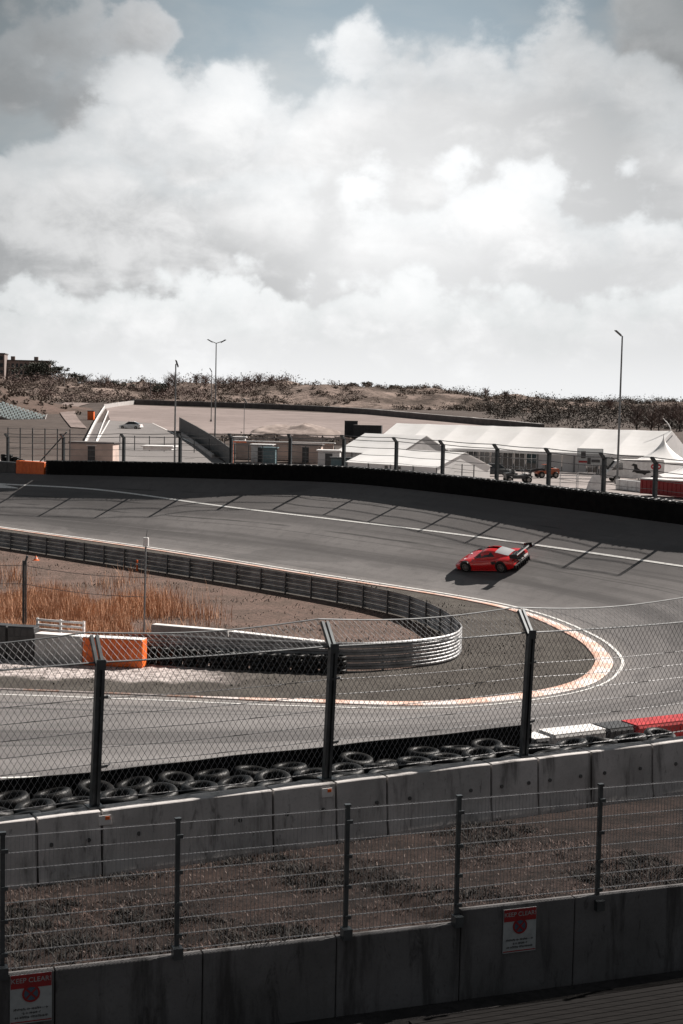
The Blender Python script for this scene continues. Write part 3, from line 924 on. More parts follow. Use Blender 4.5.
for r, (off, st) in enumerate(((0.62, 0.0), (1.22, 0.36), (1.82, 0.1))):
    t = wall_t(-60) + st
    while t < t_end:
        if not (r == 2 and t > wall_t(560)):
            near_stack(wall_p(t, off + random.uniform(-.06, .06), 4.49), 0, 5 if random.random() < .85 else 4, 0)
        t += 0.70 + random.uniform(0, 0.03)
# belt in front of them
mb = MB(); b0, b1 = wall_t(-170), wall_t(601)
seg = 40; rings = []
for k in range(seg + 1):
    t = b0 + (b1 - b0) * k / seg
    z1 = 5.67 + 0.03 * noise.noise(Vector((t * .7, 0, 0)))
    off = 2.2 + 0.05 * noise.noise(Vector((t * .5, 4, 0)))
    rings.append([wall_p(t, off - .02, 4.5), wall_p(t, off + .02, 4.5), wall_p(t, off + .02, z1), wall_p(t, off - .02, z1)])
mb.loft(rings)
o = mb.build('conveyor_belt', 'belt'); tag(o, 'black rubber belt standing along the track side of the near tyre stacks', 'belt')

def block_tree(name, o0, o1, depth, h, material, label, cat, group=None, band=None):
    """a plastic or concrete barrier block between two ground points (front edge), with top cap and rounded edges"""
    d = (o1 - o0); L = math.hypot(d.x, d.y)
    c = (o0 + o1) / 2
    root = empty(name, (c.x, c.y, min(o0.z, o1.z)), math.atan2(d.y, d.x), label, cat, group)
    m = MB(); m.box((0, depth / 2, h / 2), (L, depth, h), ch=0.05)
    m.build('body', material, root)
    m = MB()
    for k in (0.3, 0.7): m.box((0, -0.008, h * k), (L * 0.97, 0.03, 0.035))
    for k in range(1, 4): m.box((-L / 2 + L * k / 4, -0.006, h * .5), (0.03, 0.024, h * .92))
    m.build('rib', material, root)
    if band: m = MB(); m.box((0, depth / 2, h + 0.012), (L * 0.99, depth * 0.9, 0.024), ch=.008); m.build('top_cap', band, root)
    return root
def tp_seg(pa, pb, mt, lab, band, h=0.78, off=2.55):
    block_tree('plastic_barrier', wall_p(wall_t2(pa, off), off, 4.5), wall_p(wall_t2(pb, off) - .03, off, 4.5), 0.6, h, mt, lab, 'barrier', 'plastic barriers at the near track edge', band)
def wall_t2(px, off):
    lo, hi = -30.0, 40.0
    for _ in range(50):
        m = (lo + hi) / 2
        if proj(wall_p(m, off, 5.7))[0] < px: lo = m
        else: hi = m
    return lo
tp_seg(536, 553, 'dark', 'small dark plastic barrier at the left end of the row beside the track', 'white', 0.75, 2.5)
tp_seg(555, 609, 'greyblock', 'white plastic barrier between dark ones beside the near track edge', 'white')
tp_seg(610, 637, 'dark', 'black plastic barrier between the white one and the red one', 'dark')
tp_seg(638, 725, 'red', 'bright red plastic barrier at the right edge beside the track', 'red')

# ------------------------------------------------------------------ front retaining wall with its low mesh fence and signs
fseams = [-260, -95, 55, 203, 337, 461, 575, 703, 850]
rz = math.atan2(FD.y, FD.x)
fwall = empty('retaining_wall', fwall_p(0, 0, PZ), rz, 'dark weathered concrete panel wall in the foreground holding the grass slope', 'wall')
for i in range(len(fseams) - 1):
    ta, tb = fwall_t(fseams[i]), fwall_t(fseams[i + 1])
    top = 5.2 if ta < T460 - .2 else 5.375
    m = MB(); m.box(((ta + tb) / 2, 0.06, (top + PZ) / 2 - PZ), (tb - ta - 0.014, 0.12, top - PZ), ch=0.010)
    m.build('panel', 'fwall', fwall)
m = MB(); m.box((2, 0.095, 0.48), (40, 0.04, .9)); m.build('backing', 'dark', fwall)
def on_fwall(px, py, off=0.0):
    d = ray(px, py); P0 = fwall_p(0, off, 0)
    k = (P0 - CAM).dot(FN) / d.dot(FN); return CAM + d * k

mf = empty('mesh_fence', fwall_p(0, 0.06, 5.2), rz, 'low welded mesh fence on thin dark posts along the foreground wall top', 'fence')
mft = [fwall_t(177), fwall_t(346), fwall_t(457), fwall_t(598)]
mft = [mft[0] - 4.2, mft[0] - 2.1] + mft + [mft[-1] + 2.0, mft[-1] + 4]
FT = 1.67
mp = None
for t in mft:
    m = MB()
    m.box((0, 0, FT / 2 + 0.0), (0.055, 0.045, FT + 0.06)); m.box((0, 0, FT + 0.04), (0.075, 0.065, 0.03))
    for z in (0.25, 0.65, 1.05, 1.5): m.box((0.02, -0.034, z), (0.08, 0.03, 0.045))
    m.box((0, -0.05, 0.05), (0.12, 0.14, 0.14))
    if mp is None: mp = m.build('post', 'post', mf); o = mp
    else: o = mp.copy(); COL.objects.link(o); o.parent = mf
    o.location = (t, -0.02, 0)
for a, b in zip(mft, mft[1:]):
    m = MB()
    zb = 0.04 if b < T460 else 0.20
    nv = int((b - a) / 0.05)
    for k in range(1, nv):
        x = a + (b - a) * k / nv
        m.beam((x, 0.02, zb), (x, 0.02, FT), 0.006, 0.006)
    z = FT - 0.02
    while z > zb:
        for q in (0.010, 0.030):
            m.beam((a, q, z), (b, q, z), 0.0048, 0.0048)
        z -= 0.2
    m.build('mesh_panel', 'wire_pale', mf)

def text_mesh(txt, size):
    cu = bpy.data.curves.new('lettering', 'FONT'); cu.body = txt; cu.size = size; cu.align_x = 'CENTER'; cu.align_y = 'CENTER'; cu.extrude = 0.0015
    o = bpy.data.objects.new('lettering', cu); COL.objects.link(o)
    me = bpy.data.meshes.new_from_object(o.evaluated_get(bpy.context.evaluated_depsgraph_get()))
    bpy.data.objects.remove(o); bpy.data.curves.remove(cu)
    return me
def sign(cx, cy, w, h, label):
    p = on_fwall(cx, cy, -0.02)
    root = empty('warning_sign', p, rz, label, 'sign', 'keep clear signs on the foreground wall')
    m = MB(); m.box((0, 0, 0), (w, 0.012, h)); m.build('plate', 'signwhite', root)
    m = MB(); hh = h * 0.27; m.box((0, -0.008, h / 2 - hh / 2 - .006), (w - .012, 0.005, hh)); m.build('red_band', 'signred', root)
    me = text_mesh('KEEP CLEAR!', 0.085 * w / 0.5); me.materials.append(M('signwhite'))
    o = bpy.data.objects.new('lettering', me); COL.objects.link(o); o.parent = root
    o.location = (0, -0.0125, h / 2 - 0.075); o.rotation_euler = (R(90), 0, 0)
    RX = Matrix.Rotation(R(90), 4, 'X')
    T = Matrix.Translation((0, -0.012, h * 0.10))
    m = MB(); m.lathe([(0.105, -.002), (0.105, .003), (0.082, .003), (0.082, -.002)], 32, T @ RX, close=True)
    m.build('red_ring', 'signred', root)
    m = MB(); m.lathe([(0.08, 0), (0.08, .0015)], 32, T @ RX)
    face = m.build('blue_disc', 'signblue', root)
    m = MB()
    for s in (1, -1): m.box((0, 0, 0), (0.155, 0.004, 0.022), mtx=T @ Matrix.Translation((0, -.004 - .002 * s, 0)) @ Matrix.Rotation(R(45 * s), 4, 'Y'))
    m.build('red_cross', 'signred', root)
    m = MB(); rr = random.Random(3)
    for li, (wd, zz) in enumerate(((0.40, -0.125), (0.22, -0.175), (0.40, -0.225))):
        x = -wd / 2
        while x < wd / 2:
            lw = rr.uniform(0.011, 0.018)
            if rr.random() < 0.88:
                m.box((x, -0.008, zz), (lw * .32, .004, 0.028)); m.box((x + lw * .35, -0.008, zz + rr.choice((-.010, 0, .011))), (lw * .6, .004, 0.007))
            x += lw + 0.004
        m.box((0, -0.0072, zz), (wd, .002, 0.003))
    m.build('lettering', 'black', root)
    m = MB(); m.box((0, -0.008, -h / 2 + 0.022), (w - .012, 0.005, 0.012)); m.build('red_rule', 'signred', root)
    return root
sign(519.5, 930, 0.49, 0.60, 'red and white keep clear sign on the right part of the foreground wall')
sign(31, 998, 0.49, 0.60, 'red and white keep clear sign at the lower left corner of the foreground wall')

# boarding at the foot of the stand, bottom right
dk = empty('board_walk', on_z(640, 1015, PZ + .02), rz + R(2), 'dark slatted boarding on the ground at the bottom right corner', 'boarding')
for k in range(14):
    m = MB(); m.box((0.5, -1.0 + k * 0.125, 0.05), (7.0, 0.112, 0.06), ch=.006); m.build('board', 'timber', dk)
hr = MB(); pA, pB = on_z(600, 1040, PZ + 1.0), on_z(1000, 960, PZ + 1.0)

# ------------------------------------------------------------------ grass and weeds on the slope
def blades(name, pts, hts, wid, material, label, cat, lean=0.35):
    mb = MB()
    for p, h in zip(pts, hts):
        a = random.uniform(0, 2 * math.pi); w = wid * random.uniform(.6, 1.3)
        lx, ly = random.gauss(0, lean) * h, random.gauss(0, lean) * h
        dx, dy = math.cos(a) * w / 2, math.sin(a) * w / 2
        o = len(mb.v)
        mb.v += [(p.x - dx, p.y - dy, p.z - .01), (p.x + dx, p.y + dy, p.z - .01), (p.x + lx * .4 + dx * .7, p.y + ly * .4 + dy * .7, p.z + h * .55), (p.x + lx * .4 - dx * .7, p.y + ly * .4 - dy * .7, p.z + h * .55), (p.x + lx, p.y + ly, p.z + h)]
        mb.f += [(o, o + 1, o + 2, o + 3), (o + 3, o + 2, o + 4)]
    return stuff(mb.build(name, material, fix=False), label, cat)
def dens(p, s=0.5, o=0.0): return noise.fractal(Vector((p.x * s, p.y * s, o)), 1, 2, 4)
pts = []; ht = []; dk_p = []; dk_h = []; lt_p = []; lt_h = []
U0s, U1s = fwall_t(-40), fwall_t(740)
for _ in range(5200):
    u, v = random.uniform(U0s, U1s), random.random()
    p = slope_pt(u, v); q = dens(p, 0.55, 2) + (0.35 - v) * 0.5 + (0.35 if v > .86 else 0)
    r_ = random.uniform(.02, .09)
    if q > 0.12:
        if random.random() < .75:
            for _k in range(random.randint(5, 16)):
                e = slope_pt(u + random.gauss(0, r_), min(1, max(0, v + random.gauss(0, r_ * .2)))); dk_p.append(e); dk_h.append(random.uniform(.02, .10) * (.6 + 1.2 * min(1, q)))
    elif q > -.22 and random.random() < .8:
        for _k in range(random.randint(3, 10)):
            e = slope_pt(u + random.gauss(0, r_), min(1, max(0, v + random.gauss(0, r_ * .2)))); pts.append(e); ht.append(random.uniform(.012, .06))
    if random.random() < .6: lt_p.append(p); lt_h.append(random.uniform(.008, .05))
blades('dry_grass', pts, ht, 0.012, 'drygrass', 'short dry brown grass on the slope between the two walls', 'grass', 1.3)
blades('weeds', dk_p, dk_h, 0.016, 'tuft', 'dark weeds in patches on the slope behind the foreground wall', 'weeds', 0.9)
blades('pale_straw', lt_p, lt_h, 0.011, 'sandheap', 'pale straw and leaf litter scattered on the grass slope', 'straw', 1.0)

# ------------------------------------------------------------------ far tyre wall along the banking
def outer_fwd():
    """track's outer edge from the left of the picture to the right, as far as the tyre wall runs"""
    return [p.copy() for p in PO if p.y > 70]
OE = resample(outer_fwd(), step=0.64)
def stack_far():
    m = MB(); n = 12; H, ro = 0.205, 0.32
    prof = []
    for k in range(7):
        z = k * H; prof += [(ro * .86, z + .01), (ro, z + .05), (ro, z + H - .05), (ro * .86, z + H - .01)]
    prof += [(ro * .55, 7 * H - .01), (ro * .5, 7 * H - .12)]
    m.lathe(prof, n); return m
fs = None; seen_n = 0
for i, p in enumerate(OE):
    px = proj(p)[0]
    if px < 44 or px > 720: continue
    a, b = OE[max(i - 1, 0)], OE[min(i + 1, len(OE) - 1)]
    d = (b - a); d.z = 0; d.normalize(); nr = Vector((-d.y, d.x, 0))
    for row in (0, 1):
        if row and (i % 1): continue
        q = p + nr * (0.42 + 0.58 * row) + d * (0.32 * row)
        if fs is None:
            fs = stack_far().build('tyre_stack', 'rubber', smooth=40); o = fs
            tag(o, 'tall black tyre stack in the wall along the far banked track edge', 'tyres', 'tyre stacks of the far tyre wall')
        else: o = fs.copy(); COL.objects.link(o)
        o.location = (q.x, q.y, p.z - 0.02 + random.uniform(-.012, .012)); o.rotation_euler = (random.uniform(-.03, .03), random.uniform(-.03, .03), random.uniform(0, 6))
        seen_n += 1
print('far stacks', seen_n)
mb = MB(); rings = []
for i, p in enumerate(OE):
    px = proj(p)[0]
    if px < 36 or px > 720: continue
    a, b = OE[max(i - 1, 0)], OE[min(i + 1, len(OE) - 1)]
    d = (b - a); d.z = 0; d.normalize(); nr = Vector((-d.y, d.x, 0))
    w = [p + nr * s for s in (0.03, 0.06)] if px > 46 else [p + nr * s for s in (1.02, 1.05)]
    rings.append([Vector((w[0].x, w[0].y, p.z - .1)), Vector((w[1].x, w[1].y, p.z - .1)), Vector((w[1].x, w[1].y, p.z + 1.27)), Vector((w[0].x, w[0].y, p.z + 1.27))])
mb.loft(rings)
tag(mb.build('conveyor_belt', 'belt'), 'long black rubber belt facing the far tyre wall above the banking', 'belt')
# barrier blocks at its left end
def oe_at(px, off=0.3):
    best = min(range(1, len(OE) - 1), key=lambda i: abs(proj(OE[i])[0] - px))
    d = (OE[best + 1] - OE[best - 1]); d.z = 0; d.normalize(); nr = Vector((-d.y, d.x, 0))
    p = OE[best].lerp(OE[best + 1], 0); return p + nr * off, d, nr
a, _, _ = oe_at(13); b, _, _ = oe_at(43)
block_tree('plastic_barrier', a, b, 0.7, 1.3, 'orange', 'orange barrier block at the left end of the far tyre wall', 'barrier', 'plastic barriers at the far track edge', 'orange')
a, _, _ = oe_at(-22); b, _, _ = oe_at(12)
block_tree('plastic_barrier', a, b, 0.7, 1.2, 'dark', 'dark barrier block left of the orange one at the far tyre wall', 'barrier', 'plastic barriers at the far track edge', 'dark')

# catch fence behind the far tyre wall
cf = empty('catch_fence', (0, 0, 0), 0, 'far catch fence of cranked dark posts and cables behind the long tyre wall', 'fence')
fp = []
for px in (6, 62, 124, 178, 233, 287, 340, 393, 444, 498, 549, 600, 653, 708):
    best = min(OE, key=lambda q_: 0)
    lo_ = min((oe_at(px - k_, 1.75) for k_ in range(-4, 40, 2)), key=lambda r_: abs(proj(r_[0])[0] - px)); fp.append(lo_)
proto = None
for p, d, nr in fp:
    m = MB()
    if proto is None:
        H = 3.75
        for s in (-1, 1):
            m.box((0.08 * s, 0, H / 2), (0.12, 0.2, H)); m.beam((0.08 * s, 0, H - .05), (0.08 * s, 0.38, H + 0.36), 0.12, 0.14)
        m.box((0, 0, H / 2), (0.08, 0.06, H)); m.box((0, 0, H - .05), (.24, .2, .2))
        proto = m.build('post', 'post', cf); o = proto
    else: o = proto.copy(); COL.objects.link(o); o.parent = cf
    o.location = p - Vector((0, 0, .1)); o.rotation_euler = (0, 0, math.atan2(d.y, d.x) + math.pi)
m = MB()
for (p, d, nr), (p2, d2, nr2) in zip(fp, fp[1:]):
    for z, off, r in ((1.9, 0, .014), (2.5, 0, .02), (3.1, 0, .026), (3.7, 0, .03), (4.02, -.36, .03)):
        pts = [(p - nr * -off * 1.0).lerp(p2 - nr2 * -off * 1.0, k / 6) + Vector((0, 0, z - .06 * math.sin(math.pi * k / 6))) for k in range(7)]
        m.tube(pts, r, 4, False)
m.build('cable', 'wire', cf)

# ------------------------------------------------------------------ guard rail round the infield
gp = [on_z(x, y, 0) for x, y in ((-40, 541.5), (0, 547.5), (115, 565.5), (230, 584), (330, 601.5), (374, 610.5), (410, 620), (440, 634), (457, 648), (458, 656), (446, 662.5), (420, 667), (385, 670), (344, 671), (257, 668), (190, 664), (128, 660))]
GC = resample(catmull(gp, 12), step=0.5)
gr = empty('guard_rail', (0, 0, 0), 0, 'grey four beam steel guard rail looping round the dirt field inside the bend', 'guard rail')
wprof = [(0.0, 0.0), (0.05, 0.045), (0.05, 0.105), (0.0, 0.150), (0.05, 0.195), (0.05, 0.255), (0.0, 0.30)]
for lv in range(4):
    m = MB(); rings = []
    for i, p in enumerate(GC):
        a, b = GC[max(i - 2, 0)], GC[min(i + 2, len(GC) - 1)]
        d = (b - a).normalized(); nr = Vector((-d.y, d.x, 0))
        ring = []
        for x, z in wprof: ring.append(p + nr * (0.06 + x) + Vector((0, 0, 0.07 + lv * 0.32 + z)))
        for x, z in reversed(wprof): ring.append(p + nr * (0.045 + x) + Vector((0, 0, 0.07 + lv * 0.32 + z)))
        rings.append(ring)
    m.loft(rings); m.build('rail', 'rail', gr)
gpost = None
for i in range(0, len(GC), 5):
    p = GC[i]; d = (GC[min(i + 1, len(GC) - 1)] - GC[max(i - 1, 0)]).normalized()
    if gpost is None:
        m = MB(); m.box((0, 0, 0.68), (0.07, 0.03, 1.36)); m.box((0, 0.04, .68), (0.09, 0.012, 1.36)); m.box((0, -.04, .68), (0.09, 0.012, 1.36)); gpost = m.build('post', 'galv', gr); o = gpost
    else: o = gpost.copy(); COL.objects.link(o); o.parent = gr
    o.location = p - Vector((-d.y, d.x, 0)) * 0.01; o.rotation_euler = (0, 0, math.atan2(d.y, d.x))
# dirt field inside it
fld = [(p.x, p.y) for p in GC]
c = Vector((sum(x for x, _ in fld) / len(fld), sum(y for _, y in fld) / len(fld), 0))
flat_poly('dirt_field', fld + [(-40, fld[-1][1])], 0.012, 'field')

# tyre stacks leaning on the near end of the rail
lowp = None
for i, p in enumerate(resample([q for q in GC if q.y < 66.5 and -9.4 < q.x < 0.2], step=0.62)):
    root = empty('tyre_stack', (p.x + .0, p.y - 0.52, 0), 0, 'low stack of black tyres in front of the near guard rail', 'tyres', 'low tyre stacks at the near guard rail')
    for k in range(4):
        if lowp is None: lowp = tyre_mesh(0.30, 0.2, 14).build('tyre', 'rubber', root, smooth=50); o = lowp
        else: o = lowp.copy(); COL.objects.link(o); o.parent = root
        o.location = (random.uniform(-.03, .03), random.uniform(-.03, .03), k * 0.2)

# blocks at the left of the infield
def infield_block(x0, yb0, x1, yb1, h, mt, lab, cap):
    block_tree('plastic_barrier', on_z(x0, yb0, 0), on_z(x1, yb1, 0), 0.7, h, mt, lab, 'barrier', 'barrier blocks in the infield', cap)
infield_block(-38, 657, 6, 659.5, 1.55, 'dark', 'dark barrier block at the left edge, left part of a dark pair in the infield', 'dark')
infield_block(7, 660, 33.5, 661.5, 1.55, 'dark', 'dark barrier block touching the white barrier in the infield', 'dark')
infield_block(34, 661.5, 81.5, 665, 1.27, 'greyblock', 'dirty white barrier block between the dark and orange ones in the infield', 'white')
infield_block(82, 665, 142, 668.5, 1.27, 'orange', 'bright orange barrier block in the infield with gravel at its foot', 'white')
# white frame standing behind the blocks
a, b = on_z(36, 656, 0), on_z(84, 660, 0)
wf = empty('white_rail', a, math.atan2((b - a).y, (b - a).x), 'white painted rail frame standing behind the white and dark barrier blocks', 'rail')
L = (b - a).length
for z in (1.28, 1.50, 1.72):
    m = MB(); m.box((L / 2, 0, z), (L, 0.06, 0.10)); m.build('bar', 'white', wf)
for x in (0.05, L * .5, L - .05):
    m = MB(); m.box((x, 0.06, 0.9), (0.1, 0.07, 1.8)); m.build('upright', 'white', wf)
# concrete beams behind the rail
for (x0, y0), (x1, y1), lab in (((153, 643), (230, 650), 'low concrete beam behind the near guard rail, nearer the reeds'),
                               ((231, 650.5), (305, 659.5), 'low concrete beam behind the near guard rail, middle of three'),
                               ((306, 660), (322, 662), 'short pale concrete block ending the beams behind the near guard rail')):
    p0, p1 = on_z(x0, y0, 0), on_z(x1, y1, 0)
    d = p1 - p0; root = empty('concrete_beam', (p0 + p1) / 2, math.atan2(d.y, d.x), lab, 'beam', 'concrete beams behind the near guard rail')
    hh = 0.95 if x0 < 300 else 0.98
    m = MB(); m.box((0, 0, hh / 2), (d.length - .03, 0.5, hh), ch=.02); m.build('body', 'concrete' if x0 < 300 else 'white', root)
    m = MB(); m.box((0, 0, hh + .011), (d.length - .1, 0.42, .02)); m.build('top_edge', 'white', root)
# marker pole
p = on_z(143.5, 652, 0)
mk = empty('marker_pole', p, 0, 'thin grey pole with a small white box on top, beside the orange barrier', 'pole')
m = MB(); m.tube([(0, 0, 0), (0.06, 0, 5.35)], 0.045, 6); m.build('pole', 'galv', mk)
m = MB(); m.box((0.06, 0, 5.3), (0.26, 0.2, 0.42), ch=.03); m.build('box', 'white', mk)
m = MB(); m.tube([(0.06, 0, 5.4), (0.12, 0, 5.9)], 0.015, 5); m.build('antenna', 'galv', mk)
# short wire fence in the reeds
p = on_z(24, 632, 0); q = on_z(-90, 622, 0); q2 = on_z(147, 648, 0)
rf = empty('wire_fence', p, 0, 'dark steel post with sagging wires standing among the reeds at the left', 'fence')
m = MB(); m.box((-.03, 0, 1.85), (0.11, 0.12, 3.7)); m.beam((0.02, 0, 3.5), (0.16, 0.0, 3.95), .1, .1); m.box((.09, 0, 1.9), (0.07, .07, 3.7)); m.build('post', 'post', rf)
for z in (3.45, 2.5):
    m = MB(); 
    for e in (q, q2):
        w = e - p; m.tube([w * (k / 8) + Vector((0, 0, z - .15 * math.sin(math.pi * k / 8) - (0 if z > 3 else .0))) for k in range(9)], .014, 4, False)
    m.build('wire', 'wire', rf)
# small orange markers on the guard rail
for px, py, lab in ((137, 562, 'small orange marker post at the far guard rail behind the reeds'), (36, 551.5, 'small orange cone lying at the foot of the far guard rail')):
    p = on_z(px, py + 9, 0)
    root = empty('orange_marker', p, 0, lab, 'marker')
    m = MB()
    if px > 100: m.lathe([(0.1, 0), (0.1, .04), (.07, .08), (.06, .7), (.075, .72), (.06, .78)], 10)
    else: m.lathe([(0.26, 0), (0.26, .04), (.18, .06), (.05, .32), (.03, .34)], 12)
    m.build('body', 'orange', root)
    m = MB(); m.lathe([(.085, .45), (.085, .55)] if px > 100 else [(.135, .16), (.11, .22)], 10); m.build('band', 'white', root)

# reeds, tufts
def in_field(p):
    return p.x < 6.0
rp, rh = [], []
for _ in range(60000):
    px, py = random.uniform(-30, 240), random.uniform(560, 640)
    lim = 590 + max(0, px - 60) * 0.10
    p = on_z(px, py, 0)
    dn = dens(p, 0.25, 7)
    prob = (1.0 if py > lim + 6 else 0.0) + 0.35 * max(0, dn + .1) * (1 if py > lim - 15 else 0)
    if px > 130: prob *= max(0.0, 1 - (px - 130) / 105) * (0.4 + dn * 2)
    if py > 634 + px * 0.05: prob = 0
    if random.random() < prob * .72: rp.append(p); rh.append(random.choice((.35, .7, .9, 1.0, 1.25)) * random.uniform(.7, 1.1) * (0.75 + dn))
blades('reeds', rp, rh, 0.028, 'reed', 'tall orange brown dry reeds in the infield', 'reeds', 0.2)
print('reeds', len(rp))
tp_, th = [], []
for _ in range(16000):
    px, py = random.uniform(-10, 470), random.uniform(550, 670)
    p = on_z(px, py, 0)
    if random.random() < max(0, dens(p, .3, 1) + .12): tp_.append(p); th.append(random.uniform(.04, .2))
for _ in range(14000):
    px, py = random.uniform(-10, 600), random.uniform(600, 700)
    p = on_z(px, py, 0)
    if py < 690 and p.y < 86 and random.random() < max(0, dens(p, .5, 11) + .1): 
        k = min((p - q).length for q in IC[::6])
        if k > 2.0 and not (p.x < -4 and 60.8 < p.y < 69): tp_.append(p); th.append(random.uniform(.03, .10))
blades('tufts', tp_, th, 0.06, 'tuft', 'low dark grass tufts on the infield ground', 'grass', 0.6)

# ------------------------------------------------------------------ the car
def build_car():
    hm, nf_ = track_hit(486, 571.2); nr_ = nf_
    fw = Vector((-math.cos(R(39)), math.sin(R(39)), 0)); hf = hr_ = hm
    up = ((nf_ + nr_) / 2).normalized()
    if up.z < 0: up = -up
    fw = (fw - up * fw.dot(up)).normalized(); left = up.cross(fw)
    root = empty('race_car', (0, 0, 0), 0, 'red race car with black rear wing driving on the banked track', 'car')
    o = (hf + hr_) / 2 - left * 0.84
    m4 = Matrix.Identity(4)
    for i in range(3): m4[i][0], m4[i][1], m4[i][2], m4[i][3] = fw[i], left[i], up[i], o[i]
    root.matrix_world = m4 @ Matrix.Scale(1.07, 4); print('car at', o, proj(o + fw * 1.33 + left * .95), proj(o - fw * 1.32 + left * .95), proj(o+fw*2.27), proj(o-fw*2.3))
    st = [  # x, half width, sill z, waist z, shoulder z, centre z
        (2.27, .62, .20, .34, .40, .42), (2.20, .80, .13, .36, .47, .48), (2.02, .90, .12, .40, .53, .52), (1.70, .955, .12, .45, .66, .60),
        (1.32, .975, .13, .48, .725, .66), (0.95, .955, .13, .46, .715, .72), (0.55, .925, .14, .43, .70, .77), (0.0, .915, .14, .42, .71, .80),
        (-0.5, .935, .14, .45, .76, .83), (-0.95, .975, .14, .50, .84, .87), (-1.33, .985, .15, .52, .875, .89), (-1.75, .975, .18, .53, .86, .87),
        (-2.08, .94, .26, .54, .83, .84), (-2.24, .86, .34, .53, .77, .78)]
    m = MB(); rings = []
    for x, w, z0, zm, zs, zc in st:
        half = [(0.0, zc), (w * .45, zc * .35 + zs * .65 + .01), (w * .78, zs), (w * .94, zs - .06), (w, zm + .06), (w * .99, zm - .08), (w * .965, z0 + .06), (w * .93, z0), (0.0, z0)]
        ring = [(x, y, z) for y, z in half] + [(x, -y, z) for y, z in reversed(half[1:-1])]
        rings.append(ring)
    m.loft(rings); m.build('body', 'car_red', root, smooth=40)
    # cabin shell
    gst = [(1.02, .72, .69, .70), (0.70, .71, .70, .90), (0.22, .64, .70, 1.16), (-0.15, .63, .70, 1.215), (-0.55, .63, .74, 1.205), (-1.0, .60, .80, 1.12), (-1.5, .52, .84, .97), (-1.85, .44, .83, .86)]
    def gring(x, w, zb, zt, sc=0.0):
        wt = w * .80 if zt - zb > .15 else w * .9
        half = [(0, zt), (wt * .6, zt - .012), (wt * .93, zt - .05 * min(1, (zt - zb) / .2)), (w * .98, zb + (zt - zb) * .35), (w * 1.06, zb - .04)]
        return [(x, y, z) for y, z in half] + [(x, -y, z) for y, z in reversed(half[1:])]
    m = MB(); m.loft([gring(*g) for g in gst], close=False); sh = m.build('cabin', 'car_red', root, smooth=50)
    def gp_(xf, k):       # point on the shell: xf station fraction, k ring index
        i = min(int(xf), len(gst) - 2); t = xf - i
        a, b = gring(*gst[i])[k], gring(*gst[i + 1])[k]
        return Vector(a).lerp(Vector(b), t)
    def panel(name, quad, nrm, mt, th=0.012):
        m = MB(); m.add([q + nrm * th for q in quad] + [q - nrm * th for q in quad], [tuple(range(len(quad))), tuple(reversed(range(len(quad), 2 * len(quad))))] + [(i, i + len(quad), (i + 1) % len(quad) + len(quad), (i + 1) % len(quad)) for i in range(len(quad))])
        return m.build(name, mt, root)
    # windscreen: curved strip
    def strip(name, xa, xb, ks, nrm_z, mt, steps=6):
        m = MB(); rows = []
        for s in range(steps + 1):
            xf = xa + (xb - xa) * s / steps
            rows.append([gp_(xf, k) + Vector((0.0, (0.010 if gp_(xf, k).y > 0 else -0.010) if nrm_z < .5 else 0, .012 if nrm_z >= .5 else .004)) for k in ks])
        m.loft(rows, close=False); return m.build(name, mt, root, smooth=True)
    strip('windscreen', 0.25, 1.95, (2, 1, 0, 8, 7), 1, 'glass')
    rw = strip('rear_window', 4.5, 6.5, (2, 1, 0, 8, 7), 1, 'glass_sky_glare')
    for s, ks in ((1, (2, 3)), (-1, (7, 6))):
        m = MB(); y = s
        a = [gp_(1.0, ks[1]), gp_(1.75, ks[0]), gp_(2.6, ks[0]), gp_(3.9, ks[0]), gp_(4.5, ks[1]), gp_(3.0, ks[1])]
        a[0] = a[0].lerp(gp_(1.0, ks[0]), .3)
        a = [p + Vector((0, .014 * s, -.012 if i in (1, 2, 3) else 0.0)) for i, p in enumerate(a)]
        m.add(a, [tuple(range(6)) if s > 0 else tuple(reversed(range(6)))]); m.build('side_window', 'glass', root)
        # door shut line, side intake
        m = MB(); m.add([(-.62, s * .955, .70), (-1.0, s * .985, .76), (-.98, s * .998, .60), (-.70, s * .968, .52)], [(0, 1, 2, 3)]); m.build('air_intake', 'carbon', root)
        m = MB(); m.box((-.05, s * .93, .13), (2.2, .10, .05), ch=.015); m.build('side_skirt', 'car_red', root)
        # mirror
        m = MB(); m.beam((.62, s * .72, .80), (.60, s * .90, .86), .03, .02); m.box((.60, s * .93, .87), (.08, .15, .08), ch=.03); m.build('mirror', 'car_red', root)
        # lights
        m = MB(); m.add([(2.02, s * .72, .560), (1.62, s * .84, .700), (1.50, s * .78, .712), (1.95, s * .60, .570)], [(0, 1, 2, 3)]); m.build('headlight', 'glass', root)
        T = Matrix.Translation((-2.235, s * .60, .70)) @ Matrix.Rotation(R(90), 4, 'Y')
        m = MB(); m.lathe([(.10, -.03), (.10, .02), (.08, .035)], 16, T); m.build('tail_light', 'red', root)
